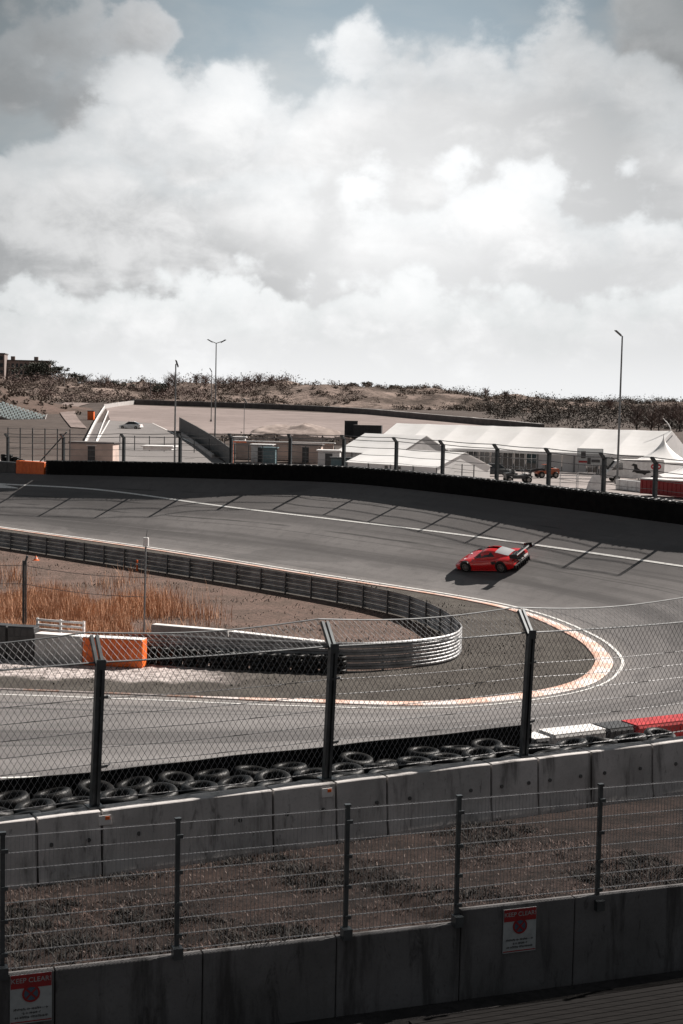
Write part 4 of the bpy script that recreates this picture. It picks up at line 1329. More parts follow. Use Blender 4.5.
    # wheel wells and wheels
    for x, r, wd in ((1.33, .335, .28), (-1.32, .35, .32)):
        for s in (1, -1):
            T = Matrix.Translation((x, s * .93, r + .01)) @ Matrix.Rotation(R(-90 * s), 4, 'X')
            m = MB(); m.lathe([(r + .065, -.10), (r + .065, .064), (r + .01, .066), (r * .5, .05)], 28, T); m.build('wheel_arch', 'carbon', root)
            w = MB(); T2 = Matrix.Translation((x, s * (.985 - wd / 2 + .02), r)) @ Matrix.Rotation(R(-90 * s), 4, 'X')
            h = wd / 2
            w.lathe([(r * .68, -h), (r * .93, -h), (r, -h + .04), (r, h - .04), (r * .94, h), (r * .70, h), (r * .68, h - .02)], 28, T2, close=True)
            wo = w.build('wheel', 'rubber', root, smooth=40)
            rm = MB(); rm.lathe([(r * .70, h - .06), (r * .70, h - .005), (r * .63, h - .005), (r * .61, h - .05)], 28, T2, close=True)
            for k in range(10): rm.box((r * .36, 0, h - .03), (r * .60, .035, .03), mtx=T2 @ Matrix.Rotation(k * math.pi / 5, 4, 'Z'))
            rm.lathe([(.06, h - .08), (.06, h - .01), (.03, h)], 12, T2)
            rm.build('rim', 'rim', wo)
            bd_ = MB(); bd_.lathe([(r * .66, h - .11), (r * .66, h - .10)], 20, T2); bd_.build('brake_disc', 'carbon', wo)
    # rear: wing, mounts, diffuser, panel, splitter
    m = MB(); wp = [(-2.60, 1.08), (-2.54, 1.13), (-2.36, 1.11), (-2.16, 1.05), (-2.12, 1.03), (-2.30, 1.06), (-2.46, 1.075)]
    rings = [[(x, y, z) for x, z in wp] for y in (-.88, -.44, 0, .44, .88)]
    m.loft(rings); wg = m.build('rear_wing', 'carbon', root)
    for s in (1, -1):
        e = MB(); e.prism([(-2.66, .90), (-2.66, 1.21), (-2.08, 1.16), (-2.08, .94)], -.012, .012, Matrix.Translation((0, s * .885, 0)) @ Matrix.Rotation(R(90), 4, 'X')); e.build('endplate', 'carbon', wg)
        e = MB(); e.beam((-1.98, s * .34, .86), (-2.20, s * .34, 1.02), .03, .10); e.beam((-2.20, s * .34, 1.0), (-2.34, s * .34, 1.10), .03, .08); e.build('wing_mount', 'carbon', root)
    m = MB(); m.box((-2.22, 0, .33), (.22, 1.70, .24), ch=.03)
    for k in range(7): m.box((-2.30, -.66 + .22 * k, .24), (.22, .02, .26))
    m.build('diffuser', 'carbon', root)
    m = MB(); m.box((-2.235, 0, .67), (.05, 1.42, .20), ch=.02); m.build('rear_grille', 'carbon', root)
    m = MB(); m.box((-2.265, .05, .54), (.025, .52, .13)); m.build('number_plate', 'white', root)
    m = MB(); m.box((-2.27, -.55, .52), (.03, .42, .12)); m.build('rear_sticker', 'white', root)
    m = MB(); m.box((2.18, 0, .09), (.34, 1.62, .03)); m.build('splitter', 'carbon', root)
    m = MB(); m.add([(2.275, -.45, .20), (2.275, .45, .20), (2.245, .5, .36), (2.245, -.5, .36)], [(0, 1, 2, 3)]); m.build('front_grille', 'carbon', root)
    for x in (-2.0, -1.92): pass
    m = MB(); m.box((-1.90, 0, .885), (.36, .72, .02), ch=.006)
    for k in range(5): m.box((-1.76 - k * .06, 0, .902), (.02, .62, .018))
    m.build('engine_cover', 'carbon', root)
    for y in (-.16, .16):
        T = Matrix.Translation((-2.26, y, .60)) @ Matrix.Rotation(R(90), 4, 'Y')
        m = MB(); m.lathe([(.05, -.08), (.05, .03), (.04, .03), (.04, -.08)], 12, T, close=True); m.build('exhaust', 'rim', root)
    # white livery marks on the bonnet and door
    for s in (1, -1):
        m = MB(); m.box((1.55, s * .40, .66), (.30, .16, .01), mtx=Matrix.Rotation(0, 4, 'Y')); m.build('sticker', 'white', root)
MT['glass_sky_glare'] = mat('sky_glare_window', (0.42, 0.43, 0.44), 0.12, (0.36, 0.37, 0.38), 1, spec=0.9)  # pale base colour paints the sky's reflection into the rear window
build_car()

# ================================================================== beyond the banking
MT['loader_paint'] = mat('loader_paint', (0.42, 0.10, 0.04), 0.5, (0.30, 0.07, 0.03), 2)
def gz(px, py): return on_z(px, py, GZ)
def place(px, depth):
    """ground point in the far zone at a given picture column and distance"""
    d = ray(px, 430); p = CAM + d * (depth / d.y); return Vector((p.x, p.y, zfar(p.x, p.y)))

# light poles
def lamp_pole(px, depth, top_py, heads, label, r=0.11):
    b = place(px, depth)
    lo, hi = 1.0, 60.0
    for _ in range(40):
        m_ = (lo + hi) / 2
        if proj((b.x, b.y, b.z + m_))[1] > top_py: lo = m_
        else: hi = m_
    h = lo
    root = empty('light_pole', b, 0, label, 'light pole', 'light poles around the paddock')
    m = MB(); m.tube([(0, 0, 0), (0, 0, h * .5), (0, 0, h)], r, 8, r1=r * .6); m.build('pole', 'galv', root, smooth=40)
    m = MB(); m.box((0, 0, .25), (.5, .5, .5), ch=.04); m.build('base', 'concrete', root)
    k = 1.0 if depth < 400 else 1.2
    for (dx, up, tilt) in heads:
        m = MB(); m.tube([(0, 0, h - .05), (dx * .5, 0, h + up * .4), (dx, 0, h + up)], r * .5, 6); a = m.build('arm', 'galv', root)
        m = MB(); m.box((0, 0, 0), (0.95 * k, .42 * k, .16 * k), mtx=Matrix.Translation((dx * 1.25, 0, h + up * 1.25)) @ Matrix.Rotation(tilt, 4, 'Y'), ch=.04, taper=.8); m.build('lamp_head', 'dark', root)
    return root
lamp_pole(619, 150, 336, [(-.35, .25, R(40))], 'tallest light pole standing in front of the white marquee, dark with one lamp head', .13)
lamp_pole(215, 215, 343, [(-.75, .25, R(28)), (.85, .25, R(-30))], 'double headed light pole left of the sand heap', .12)
lamp_pole(175, 165, 364, [(.12, .05, R(70))], 'thick grey light pole with a single small head at the far road', .12)
lamp_pole(211, 300, 371, [(-.2, .2, R(60))], 'thin distant light pole just left of the double headed one', .10)
lamp_pole(64, 470, 371, [(-.7, .3, R(20)), (.7, .3, R(-20))], 'far light mast with two heads among the dark trees on the left', .14)
lamp_pole(150, 470, 381, [(-.7, .3, R(20)), (.7, .3, R(-20))], 'far light mast with two heads above the pale dune gap', .14)
lamp_pole(244, 190, 402, [(.1, .1, R(60))], 'thin short pole beside the orange gate post', .05)

# ------------------------------------------------------------------ the long marquee
def marquee():
    # eaves line on the near side, from picture columns at a known distance
    z0 = GZ
    A = place(371, 190); B = place(652, 168)
    A.z = B.z = GZ
    d = (B - A); L = d.length; rzm = math.atan2(d.y, d.x)
    root = empty('marquee', A, rzm, 'long white marquee with pitched roof across the right side of the paddock', 'tent')
    eave, ridge, W = 2.5, 5.4, 13.0
    nb = 8
    m = MB(); rings = []
    for i in range(nb * 6 + 1):
        x = L * i / (nb * 6); bay = (i % 6) / 6
        sag = -0.16 * math.sin(math.pi * bay)
        ring = []
        for q in range(9):
            t = q / 8
            y = -.35 + (W / 2 + .35) * t; zz = eave - .12 + (ridge - eave + .12) * t
            ring.append((x, y, zz + sag * (0.3 + math.sin(math.pi * t))))
        for q in range(1, 9):
            t = q / 8
            ring.append((x, W / 2 + (W / 2 + .35) * t, ridge - (ridge - eave + .12) * t + sag * math.sin(math.pi * t)))
        rings.append(ring)
    m.loft(rings, close=False); m.build('roof', 'canvas', root)
    for x in (0.0, L):
        m = MB(); m.prism([(0, 0), (W, 0), (W, eave), (W / 2, ridge - .1), (0, eave)], -.03, .03, Matrix.Translation((x, 0, 0)) @ Matrix.Rotation(R(90), 4, 'Z') @ Matrix.Rotation(R(90), 4, 'X')); m.build('gable', 'canvas_grey', root)
    for i in range(nb + 1):
        m = MB(); x = L * i / nb
        m.box((x, 0, eave / 2), (.16, .16, eave)); m.beam((x, 0, eave - .3), (x, W / 2, ridge - .55), .12, .16); m.build('frame_leg', 'galv', root)
    m = MB(); m.beam((0, -.34, eave - .18), (L, -.34, eave - .18), .03, .34); m.build('valance', 'canvas', root)
    # glazed and canvas wall panels between the legs
    rr = random.Random(4)
    for i in range(nb * 3):
        xa, xb = L * i / (nb * 3) + .06, L * (i + 1) / (nb * 3) - .06
        kind = 'glass' if rr.random() < .55 else 'canvas_grey'
        m = MB(); m.box(((xa + xb) / 2, .05, eave * .47), (xb - xa, .04, eave * .93)); w = m.build('wall_panel', kind, root)
        if kind == 'glass':
            m = MB()
            for x in (xa + .06, (xa + xb) / 2, xb - .06): m.box((x, -.0, eave * .47), (.07, .05, eave * .9))
            for z in (.15, eave * .62): m.box(((xa + xb) / 2, -.0, z), (xb - xa, .055, .06))
            m.build('frame', 'white', w)
    # curved flag at the right end
    m = MB(); m.tube([(L - .2, W / 2, ridge - .1), (L - .25, W / 2, ridge + .4), (L - .6, W / 2, ridge + .9), (L - 1.2, W / 2, ridge + 1.5)], .09, 6, r1=.03); m.build('bent_pole', 'white', root)
    return A, rzm, L
mA, mrz, mL = marquee()

def ridge_tent(name, pa, pb, W, eave, ridge, label, wallmat='canvas_grey', windows=()):
    d = pb - pa; d.z = 0; L = d.length
    root = empty(name, pa, math.atan2(d.y, d.x), label, 'tent', 'white tents beside the marquee')
    m = MB(); rings = []
    for i in range(13):
        x = -.15 + (L + .3) * i / 12; sag = -.08 * math.sin(math.pi * ((i % 4) / 4))
        rings.append([(x, -.2, eave - .06), (x, W * .25, (eave + ridge) / 2 + sag), (x, W / 2, ridge), (x, W * .75, (eave + ridge) / 2 + sag), (x, W + .2, eave - .06)])
    m.loft(rings, close=False); m.build('roof', 'canvas', root)
    m = MB(); m.box((L / 2, .02, eave / 2), (L, .05, eave)); m.box((L / 2, W, eave / 2), (L, .05, eave)); m.build('wall', wallmat, root)
    for x in (0, L):
        m = MB(); m.prism([(0, 0), (W, 0), (W, eave), (W / 2, ridge - .05), (0, eave)], -.025, .025, Matrix.Translation((x, 0, 0)) @ Matrix.Rotation(R(90), 4, 'Z') @ Matrix.Rotation(R(90), 4, 'X')); m.build('gable', wallmat, root)
    for x in windows:
        m = MB(); m.box((x, -.02, eave * .5), (.45, .06, 1.0)); m.build('window', 'glass', root)
    for k in range(5):
        m = MB(); m.box((L * k / 4, -.05, eave / 2), (.09, .09, eave)); m.build('leg', 'galv', root)
    return root
# smaller tents seen end-on and side-on in front of the marquee's left end
ridge_tent('frame_tent', place(338, 184), place(398, 176), 10, 1.6, 3.9, 'middle sized white tent behind the lower one, left of the marquee gable')
ridge_tent('frame_tent', place(348, 160), place(438, 150), 8.5, 1.4, 2.9, 'low white tent in front with two narrow dark windows', 'canvas', (6.2, 8.2))

def pagoda(b, W, eave, peak, label):
    root = empty('pagoda_tent', b, R(-8), label, 'tent', 'white pagoda tents at the right edge')
    m = MB(); rings = []
    for i in range(11):
        t = i / 10; r = (W / 2) * ((1 - t) ** 1.9) + .05; z = eave + (peak - eave) * t
        ring = []
        for k in range(16):
            a = 2 * math.pi * k / 16 + math.pi / 4; c_, s_ = math.cos(a), math.sin(a)
            q = max(abs(c_), abs(s_)); sq = 1 / q
            e = 1 + (sq - 1) * (1 - t)
            ring.append((r * c_ * e, r * s_ * e, z))
        rings.append(ring)
    m.loft(rings); m.build('roof', 'canvas', root, smooth=50)
    h = W / 2
    m = MB()
    for a, c_ in (((-h, -h), (h, -h)), ((h, -h), (h, h)), ((h, h), (-h, h)), ((-h, h), (-h, -h))):
        m.beam((a[0], a[1], eave - .14), (c_[0], c_[1], eave - .14), .03, .30)
    m.build('valance', 'canvas', root)
    for sx in (-1, 1):
        for sy in (-1, 1):
            m = MB(); m.box((sx * (h - .05), sy * (h - .05), eave / 2), (.1, .1, eave)); m.build('leg', 'white', root)
    m = MB(); m.tube([(0, 0, peak - .1), (0, 0, peak + .25)], .05, 6); m.build('finial', 'white', root)
pagoda(place(664, 158), 5.6, 2.2, 5.0, 'peaked white pagoda tent at the right edge beside the marquee')
pagoda(place(689, 140), 5.0, 1.4, 3.0, 'lower white pagoda tent cut off by the right edge, above the red container')

# ------------------------------------------------------------------ vehicles and stand furniture in the paddock
def wheels(root, spots, r, w, mt='rubber', nm='wheel'):
    for x, y in spots:
        T = Matrix.Translation((x, y, r)) @ Matrix.Rotation(R(90), 4, 'X')
        m = MB(); m.lathe([(r * .55, -w / 2), (r * .9, -w / 2), (r, -w / 2 + .05), (r, w / 2 - .05), (r * .9, w / 2), (r * .55, w / 2)], 16, T); wo = m.build(nm, mt, root, smooth=40)
        m = MB(); m.lathe([(r * .5, -w / 2 - .015), (r * .5, w / 2 + .015)], 12, T); m.build('hub', 'rim', wo)
def loader(px, dep, rzv, label, s=1.0):
    root = empty('telehandler', place(px, dep), rzv, label, 'loader', 'orange loaders at the marquee'); root.scale = (s, s, s)
    m = MB(); m.prism([(-2.1, .7), (2.0, .7), (2.2, 1.05), (1.6, 1.3), (-.2, 1.35), (-.6, 1.7), (-2.0, 1.75), (-2.2, 1.3)], -.85, .85, Matrix.Rotation(R(90), 4, 'X')); m.build('chassis', 'loader_paint', root)
    m = MB(); m.prism([(-.5, 1.3), (.75, 1.3), (.65, 2.35), (-.4, 2.35)], -.55, .55, Matrix.Translation((0, .25, 0)) @ Matrix.Rotation(R(90), 4, 'X')); cb = m.build('cab', 'glass', root)
    m = MB(); m.box((.12, -.25 + .0, 2.42), (1.25, 1.2, .10)); m.build('cab_roof', 'loader_paint', cb)
    m = MB(); m.beam((-1.9, -.75, 1.9), (2.6, -.75, 1.35), .3, .34); m.beam((2.6, -.75, 1.35), (2.9, -.75, .5), .24, .24); m.build('boom', 'dark', root)
    m = MB()
    for y in (-1.1, -.4): m.beam((2.95, y, .4), (4.0, y, .36), .12, .07)
    m.box((2.95, -.75, .65), (.10, 1.2, .7)); m.build('fork', 'dark', root)
    wheels(root, [(x, y) for x in (-1.35, 1.35) for y in (-.95, .95)], .58, .42)
    m = MB(); m.box((-1.6, .0, 1.78), (.5, .9, .10), ch=.03); m.build('engine_cover', 'white', root)
loader(474, 166, R(170), 'orange loader at the left glass bay of the marquee', .7)
loader(548, 160, R(195), 'orange loader between the buggy and the white stand frames', .62)
def buggy(px, dep, rzv):
    root = empty('buggy', place(px, dep), rzv, 'black open buggy parked in front of the marquee', 'buggy')
    m = MB(); m.prism([(-1.3, .45), (1.3, .45), (1.5, .75), (.8, .95), (.3, .8), (-.5, .8), (-.7, 1.1), (-1.4, 1.0)], -.55, .55, Matrix.Rotation(R(90), 4, 'X')); m.build('body', 'dark', root)
    m = MB()
    for y in (-.55, .55): m.tube([(.7, y, .9), (.3, y, 1.65), (-.7, y, 1.7), (-1.0, y, 1.0)], .035, 6)
    m.tube([(.3, -.55, 1.65), (.3, .55, 1.65)], .035, 6); m.tube([(-.7, -.55, 1.7), (-.7, .55, 1.7)], .035, 6); m.build('roll_cage', 'galv', root)
    for y in (-.28, .28): m = MB(); m.box((-.3, y, .95), (.4, .4, .14), ch=.03); m.box((-.52, y, 1.2), (.12, .4, .5), ch=.03); m.build('seat', 'dark', root)
    m = MB(); m.box((.95, 0, .98), (.5, .7, .06), ch=.02); m.build('bonnet', 'white', root)
    wheels(root, [(x, y) for x in (-1.0, 1.0) for y in (-.68, .68)], .36, .26)
buggy(519, 148, R(8))
def saloon(px, dep, rzv, mt, label, s=1.0):
    root = empty('parked_car', place(px, dep), rzv, label, 'car'); root.scale = (s, s, s)
    m = MB(); rings = []
    for x, w, z0, z1 in ((2.1, .7, .35, .62), (1.9, .84, .25, .72), (1.1, .88, .22, .86), (0, .89, .22, .92), (-1.2, .88, .22, .95), (-1.95, .82, .28, .90), (-2.1, .74, .4, .8)):
        rings.append([(x, -w, z0), (x, -w, z1 * .8), (x, -w * .85, z1), (x, w * .85, z1), (x, w, z1 * .8), (x, w, z0)])
    m.loft(rings); m.build('body', mt, root, smooth=40)
    m = MB(); rings = []
    for x, w, z1 in ((1.0, .74, .90), (.35, .62, 1.38), (-.8, .62, 1.40), (-1.7, .70, .96)):
        rings.append([(x, -w - .05, .88), (x, -w, z1 - .04), (x, -w * .8, z1), (x, w * .8, z1), (x, w, z1 - .04), (x, w + .05, .88)])
    m.loft(rings); cbn = m.build('cabin', 'glass', root, smooth=40)
    m = MB(); m.box((-.22, 0, 1.405), (1.2, 1.08, .05), ch=.02); m.build('roof', mt, root)
    wheels(root, [(x, y) for x in (-1.3, 1.3) for y in (-.80, .80)], .32, .2)
    for y in (-.6, .6):
        m = MB(); m.box((2.04, y, .62), (.1, .3, .12), ch=.02); m.build('headlight', 'white', root)
        m = MB(); m.box((-2.05, y, .78), (.1, .3, .12), ch=.02); m.build('tail_light', 'red', root)
saloon(497, 162, R(12), 'dark', 'dark low car parked left of the black buggy before the marquee')
saloon(131, 262, R(165), 'white', 'small white car on the far road at the gravel field edge', 1.0)
# van with graphics
def van(px, dep, rzv):
    root = empty('white_van', place(px, dep), rzv, 'white van with a dark animal graphic on its side, beside the pagoda tent', 'van')
    m = MB(); m.prism([(-3.2, .45), (3.1, .45), (3.2, .9), (2.75, 1.25), (1.95, 2.25), (1.5, 2.45), (-3.1, 2.5), (-3.25, 2.2)], -.98, .98, Matrix.Rotation(R(90), 4, 'X')); m.build('body', 'white', root)
    m = MB(); m.prism([(1.35, 1.35), (2.55, 1.3), (1.95, 2.1), (1.35, 2.1)], -1.0, 1.0, Matrix.Rotation(R(90), 4, 'X')); m.build('cab_window', 'glass', root)
    m = MB(); m.beam((2.78, 0, 1.3), (2.02, 0, 2.22), 1.6, .03, (0, 1, 0)); m.build('windscreen', 'glass', root)
    # running animal shape
    pts = [(-1.5, 1.1), (-1.2, 1.35), (-.9, 1.25), (-.4, 1.3), (.0, 1.55), (.1, 1.95), (.5, 2.05), (.75, 1.85), (.45, 1.75), (.4, 1.45), (.65, 1.1), (.35, 1.15), (.1, 1.0), (-.5, .95), (-.8, .8), (-1.0, 1.0)]
    m = MB(); m.prism([(x - .3, z) for x, z in pts], -.995, -.983, Matrix.Rotation(R(90), 4, 'X')); m.build('graphic', 'black', root)
    m = MB(); m.lathe([(.36, 0), (.36, .02)], 20, Matrix.Translation((-2.3, 1.005, 1.75)) @ Matrix.Rotation(R(90), 4, 'X') @ Matrix.Diagonal((1.6, 1, 1, 1))); lg = m.build('logo_disc', 'red', root)
    m = MB()
    for k in range(3): m.box((-2.6 + .3 * k, 1.012, 1.75), (.2, .012, .16))
    m.build('logo_letters', 'white', lg)
    m = MB(); m.box((3.05, 0, .55), (.25, 1.9, .3), ch=.05); m.build('bumper', 'dark', root)
    wheels(root, [(x, y) for x in (-2.0, 2.0) for y in (-.88, .88)], .38, .26)
van(634, 155, R(184))
# billboard
b = place(591, 152); b.z = GZ
bb = empty('billboard', b, R(-6), 'pale blue billboard with dark picture squares in front of the marquee', 'sign')
m = MB(); m.box((0, 0, 2.75), (2.75, .08, 1.75)); m.build('board', 'signwhite', bb)
m = MB(); m.box((0, -.05, 3.32), (2.6, .02, .5)); m.build('heading', 'seatgreen', bb)
for x, z, w, h in ((-.72, 2.95, .5, .75), (-.1, 2.3, .35, .7), (.6, 2.3, .9, .3)):
    m = MB(); m.box((x, -.052, z), (w, .02, h)); m.build('picture', 'dark', bb)
m = MB(); m.box((-.75, -.052, 2.2), (.9, .02, .2)); m.build('red_caption', 'signred', bb)
for x in (-1.2, 1.2): m = MB(); m.box((x, .07, 1.75), (.09, .06, 3.5)); m.build('leg', 'galv', bb)
# white stand frames
for k, (px, lab) in enumerate(((570, 'white steel bench frame, left of two under the billboard'), (588, 'white steel bench frame, right of two under the billboard'))):
    root = empty('bench_frame', place(px, 141), R(-10), lab, 'bench', 'white bench frames')
    for x in (-.8, .8):
        m = MB(); m.beam((x, -.4, 0), (x, .1, 1.5), .07, .07); m.beam((x, .5, 0), (x, .1, .9), .07, .07); m.build('leg', 'white', root)
    for z in (.9, 1.2, 1.48): m = MB(); m.box((0, .0 + (z - 1.2) * .3, z), (1.8, .05, .12)); m.build('slat', 'white', root)
m = MB(); m.loft([[(-.9, -.05, 0), (.9, -.05, 0), (.9, .05, 0), (-.9, .05, 0)], [(-.6, .15, .8), (.7, .15, .8), (.7, .25, .8), (-.6, .25, .8)], [(-.2, .35, 1.5), (.5, .35, 1.5), (.5, .43, 1.5), (-.2, .43, 1.5)]])
o = m.build('leaning_board', 'white'); o.location = place(597, 136); tag(o, 'white slanted board leaning beside the bench frames', 'board')
# low white barrier, red container
a, b_ = place(619, 140), place(700, 128)
d = b_ - a; root = empty('white_barrier', (a + b_) / 2, math.atan2(d.y, d.x), 'low white barrier run in front of the van', 'barrier')
m = MB(); m.box((0, 0, .5), (d.length, .4, 1.0), ch=.05); m.build('body', 'white', root)
m = MB()
for k in range(9): m.box((-d.length / 2 + d.length * (k + .5) / 9, -.2, .5), (.05, .05, .9))
m.build('rib', 'canvas_grey', root)
a, b_ = place(642, 130), place(720, 124)
d = b_ - a; root = empty('red_container', (a + b_) / 2 + Vector((0, 0, .2)), math.atan2(d.y, d.x), 'dark red container with a white lid at the right edge behind the fence', 'container')
m = MB(); m.box((0, .9, .65), (d.length, 1.8, 1.3), ch=.03)
for k in range(18): m.box((-d.length / 2 + .2 + k * (d.length - .4) / 17, -.01, .65), (.12, .06, 1.1))
m.build('body', 'signred', root)
m = MB(); m.box((0, .9, 1.36), (d.length + .1, 1.9, .12), ch=.03); m.build('lid', 'white', root)

# ------------------------------------------------------------------ middle: walls, cabins, sand heap, machines
def cabin(px, dep, L, W, H, mt, roof, label, name='site_cabin', rzv=0.0, doors=True, cat='cabin'):
    root = empty(name, place(px, dep), rzv, label, cat)
    m = MB(); m.box((0, 0, H / 2), (L, W, H), ch=.03); m.build('body', mt, root)
    m = MB(); m.box((0, 0, H + .07), (L + .4, W + .4, .14), ch=.02); m.build('roof', roof, root)
    if doors:
        n = max(1, int(L / 2.6))
        for k in range(n):
            x = -L / 2 + L * (k + .5) / n
            m = MB(); m.box((x, -W / 2 - .015, H * .45), (.85, .06, H * .85)) if k % 2 == 0 else m.box((x, -W / 2 - .015, H * .58), (1.1, .06, H * .4))
            w = m.build('door' if k % 2 == 0 else 'window', 'glass' if k % 2 else 'dark', root)
            f = MB(); f.box((x, -W / 2 - .03, H * .9), (1.2, .05, .07)); f.build('frame', 'white', w)
    return root
cabin(95, 166, 5.0, 3.2, 2.7, 'pinkwall', 'roofing', 'low pink walled hut with flat dark roof behind the far tyre wall', rzv=R(-4), cat='hut', name='hut')
cabin(160, 168, 3.4, 3.0, .35, 'white', 'white', 'flat white roofed kiosk top beside the thick grey light pole', 'kiosk', R(-4), False, 'kiosk').location.z += 2.0
cabin(285, 188, 13.0, .4, 2.3, 'pinkwall', 'white', 'long low pink rendered wall in front of the grey earth bank', 'rendered_wall', R(-6), False, 'wall')
cabin(263, 183, 2.6, 2.4, 2.2, 'white', 'white', 'white site cabin standing by the pink wall', 'site_cabin', R(-6))
cabin(270, 180, 1.7, 1.6, 2.0, 'tealbox', 'tealbox', 'small teal steel box next to the white site cabin', 'steel_box', R(-6), False, 'box')
cabin(307, 184, 4.0, 2.4, 2.3, 'pinkwall', 'roofing', 'pink cabin left of the low white tent', 'site_cabin', R(-5))
cabin(330, 170, 2.6, 2.2, 2.2, 'canvas_grey', 'white', 'pale grey cabin at the left end of the low white tent', 'site_cabin', R(-4))
cabin(345, 163, 3.0, 1.0, 1.6, 'tealbox', 'dark', 'dark teal skip in front of the low white tent', 'skip', R(-4), False, 'skip')
cabin(240, 200, 1.6, 1.6, 2.2, 'canvas', 'white', 'small white portable toilet left of the pink wall', 'toilet_booth', 0, True, 'toilet')
p = place(233, 168); root = empty('gate_post', p, 0, 'orange painted steel gate post left of the pink wall', 'post')
m = MB(); m.box((0, 0, 1.6), (.16, .16, 3.2)); m.build('post', 'orange', root); m = MB(); m.beam((0, 0, 3.1), (1.6, 0, 3.1), .1, .1); m.build('cross_bar', 'orange', root)
# grey earth bank and sand heap
def heap(name, cx, cy, lx, ly, h, mt, label, cat, seed):
    m = MB(); N = 36
    for j in range(N + 1):
        for i in range(N + 1):
            u, v = i / N * 2 - 1, j / N * 2 - 1
            q = max(0.0, 1 - (u * u) ** 1.6 - (v * v) ** 1.3)
            q = q ** .7
            x, y = cx + u * lx, cy + v * ly
            m.v.append((x, y, zfar(x, y) - .3 + h * q * max(.15, .75 + .8 * noise.fractal(Vector((x * .22, y * .22, seed)), 1, 2, 5)) + (.3 if q > 0 else 0)))
    for j in range(N):
        for i in range(N):
            a = j * (N + 1) + i; m.f.append((a, a + 1, a + N + 2, a + N + 1))
    o = m.build(name, mt, smooth=True); tag(o, label, cat); return o
c1 = place(312, 232); heap('earth_bank', c1.x, c1.y, 12.5, 8, 1.0, 'slope', 'low grey brown earth bank behind the pink wall', 'earth bank', 2)
c2 = place(296, 262); heap('sand_heap', c2.x, c2.y, 8.5, 9, 1.5, 'sandheap', 'pale uneven sand heap on the near side of the gravel field', 'sand heap', 5)
# machinery on the heap's right
def stack_box(px, dep, L, W, H, z, label, rzv=0):
    root = empty('dark_container', place(px, dep) + Vector((0, 0, z)), rzv, label, 'container', 'dark containers by the sand heap')
    m = MB(); m.box((0, 0, H / 2), (L, W, H))
    for k in range(int(L / .5)): m.box((-L / 2 + .25 + k * .5, -W / 2 - .02, H / 2), (.14, .06, H * .9))
    m.build('body', 'dark', root)
    m = MB(); m.box((0, 0, H + .05), (L + .06, W + .06, .1)); m.build('roof', 'roofing', root)
stack_box(351, 240, 2.2, 2.4, 2.9, .3, 'tall dark container standing right of the sand heap')
stack_box(368, 236, 4.6, 2.4, 2.4, .3, 'long dark container between the tall one and the marquee', R(-6))
# long dark tyre wall at the far side of the gravel field
def far_wall(name, pxs, h, th, mt, label, cat, cap=None, dz=-.2):
    pts = [far_hit(x, y) for x, y in pxs]; pts = resample(catmull(pts, 10), n=60)
    m = MB(); rings = []
    for i, p in enumerate(pts):
        d = pts[min(i + 1, 59)] - pts[max(i - 1, 0)]; d.z = 0; d.normalize(); nr = Vector((-d.y, d.x, 0))
        z = zfar(p.x, p.y) + dz
        hh = h(i / 59) if callable(h) else h
        hh += 0.06 * noise.noise(Vector((i * 1.7, 0, 0)))
        rings.append([Vector((p.x, p.y, z)), Vector(((p + nr * th).x, (p + nr * th).y, z)), Vector(((p + nr * th).x, (p + nr * th).y, z + hh)), Vector((p.x, p.y, z + hh))])
    m.loft(rings); root = empty(name, (0, 0, 0), 0, label, cat)
    m.build('body', mt, root)
    if cap:
        m = MB(); m.loft([[r[3] + Vector((0, 0, .02)), r[2] + Vector((0, 0, .02)), r[2] + Vector((0, 0, .16)), r[3] + Vector((0, 0, .16))] for r in rings]); m.build('top_edge', cap, root)
    return root
far_wall('field_wall', [(132, 404.5), (180, 406), (240, 408), (300, 410.5), (360, 414), (420, 419.5), (480, 425), (540, 431)], 1.5, 1.0, 'roofing', 'long dark tyre wall along the far side of the gravel field', 'wall', 'concrete')
far_wall('white_fence', [(104, 409), (118, 406.5), (136, 404.5)], 1.3, .2, 'concrete', 'pale slatted fence at the top left corner of the gravel field', 'fence')
far_wall('road_wall', [(104, 409), (97, 420), (89, 436), (82, 452)], 0.75, .25, 'concrete', 'white topped concrete wall running along the left of the far road', 'wall', 'white')
far_wall('road_wall', [(108, 412), (103, 424), (97, 440), (92, 454)], 0.4, .15, 'white', 'low white wall between the far road and the dark verge', 'wall', 'white')
far_wall('screen_fence', [(179, 431), (196, 441), (214, 453), (232, 466)], lambda t: 2.7 - .4 * t, .12, 'screen', 'dark screened fence running down the right of the far road', 'fence')
far_wall('low_wall', [(181, 436), (196, 447), (212, 459)], .8, .3, 'concrete', 'low grey wall at the foot of the dark screened fence', 'wall')
# red container on the road wall's far end
p = far_hit(91, 420); root = empty('red_box', p, 0, 'small dark red box beside the white topped road wall', 'box')
m = MB(); m.box((0, 0, 0.9), (1.3, 1.3, 1.8), ch=.05); m.build('body', 'orange', root); m = MB(); m.box((0, 0, 1.86), (1.45, 1.45, .12)); m.build('lid', 'dark', root)
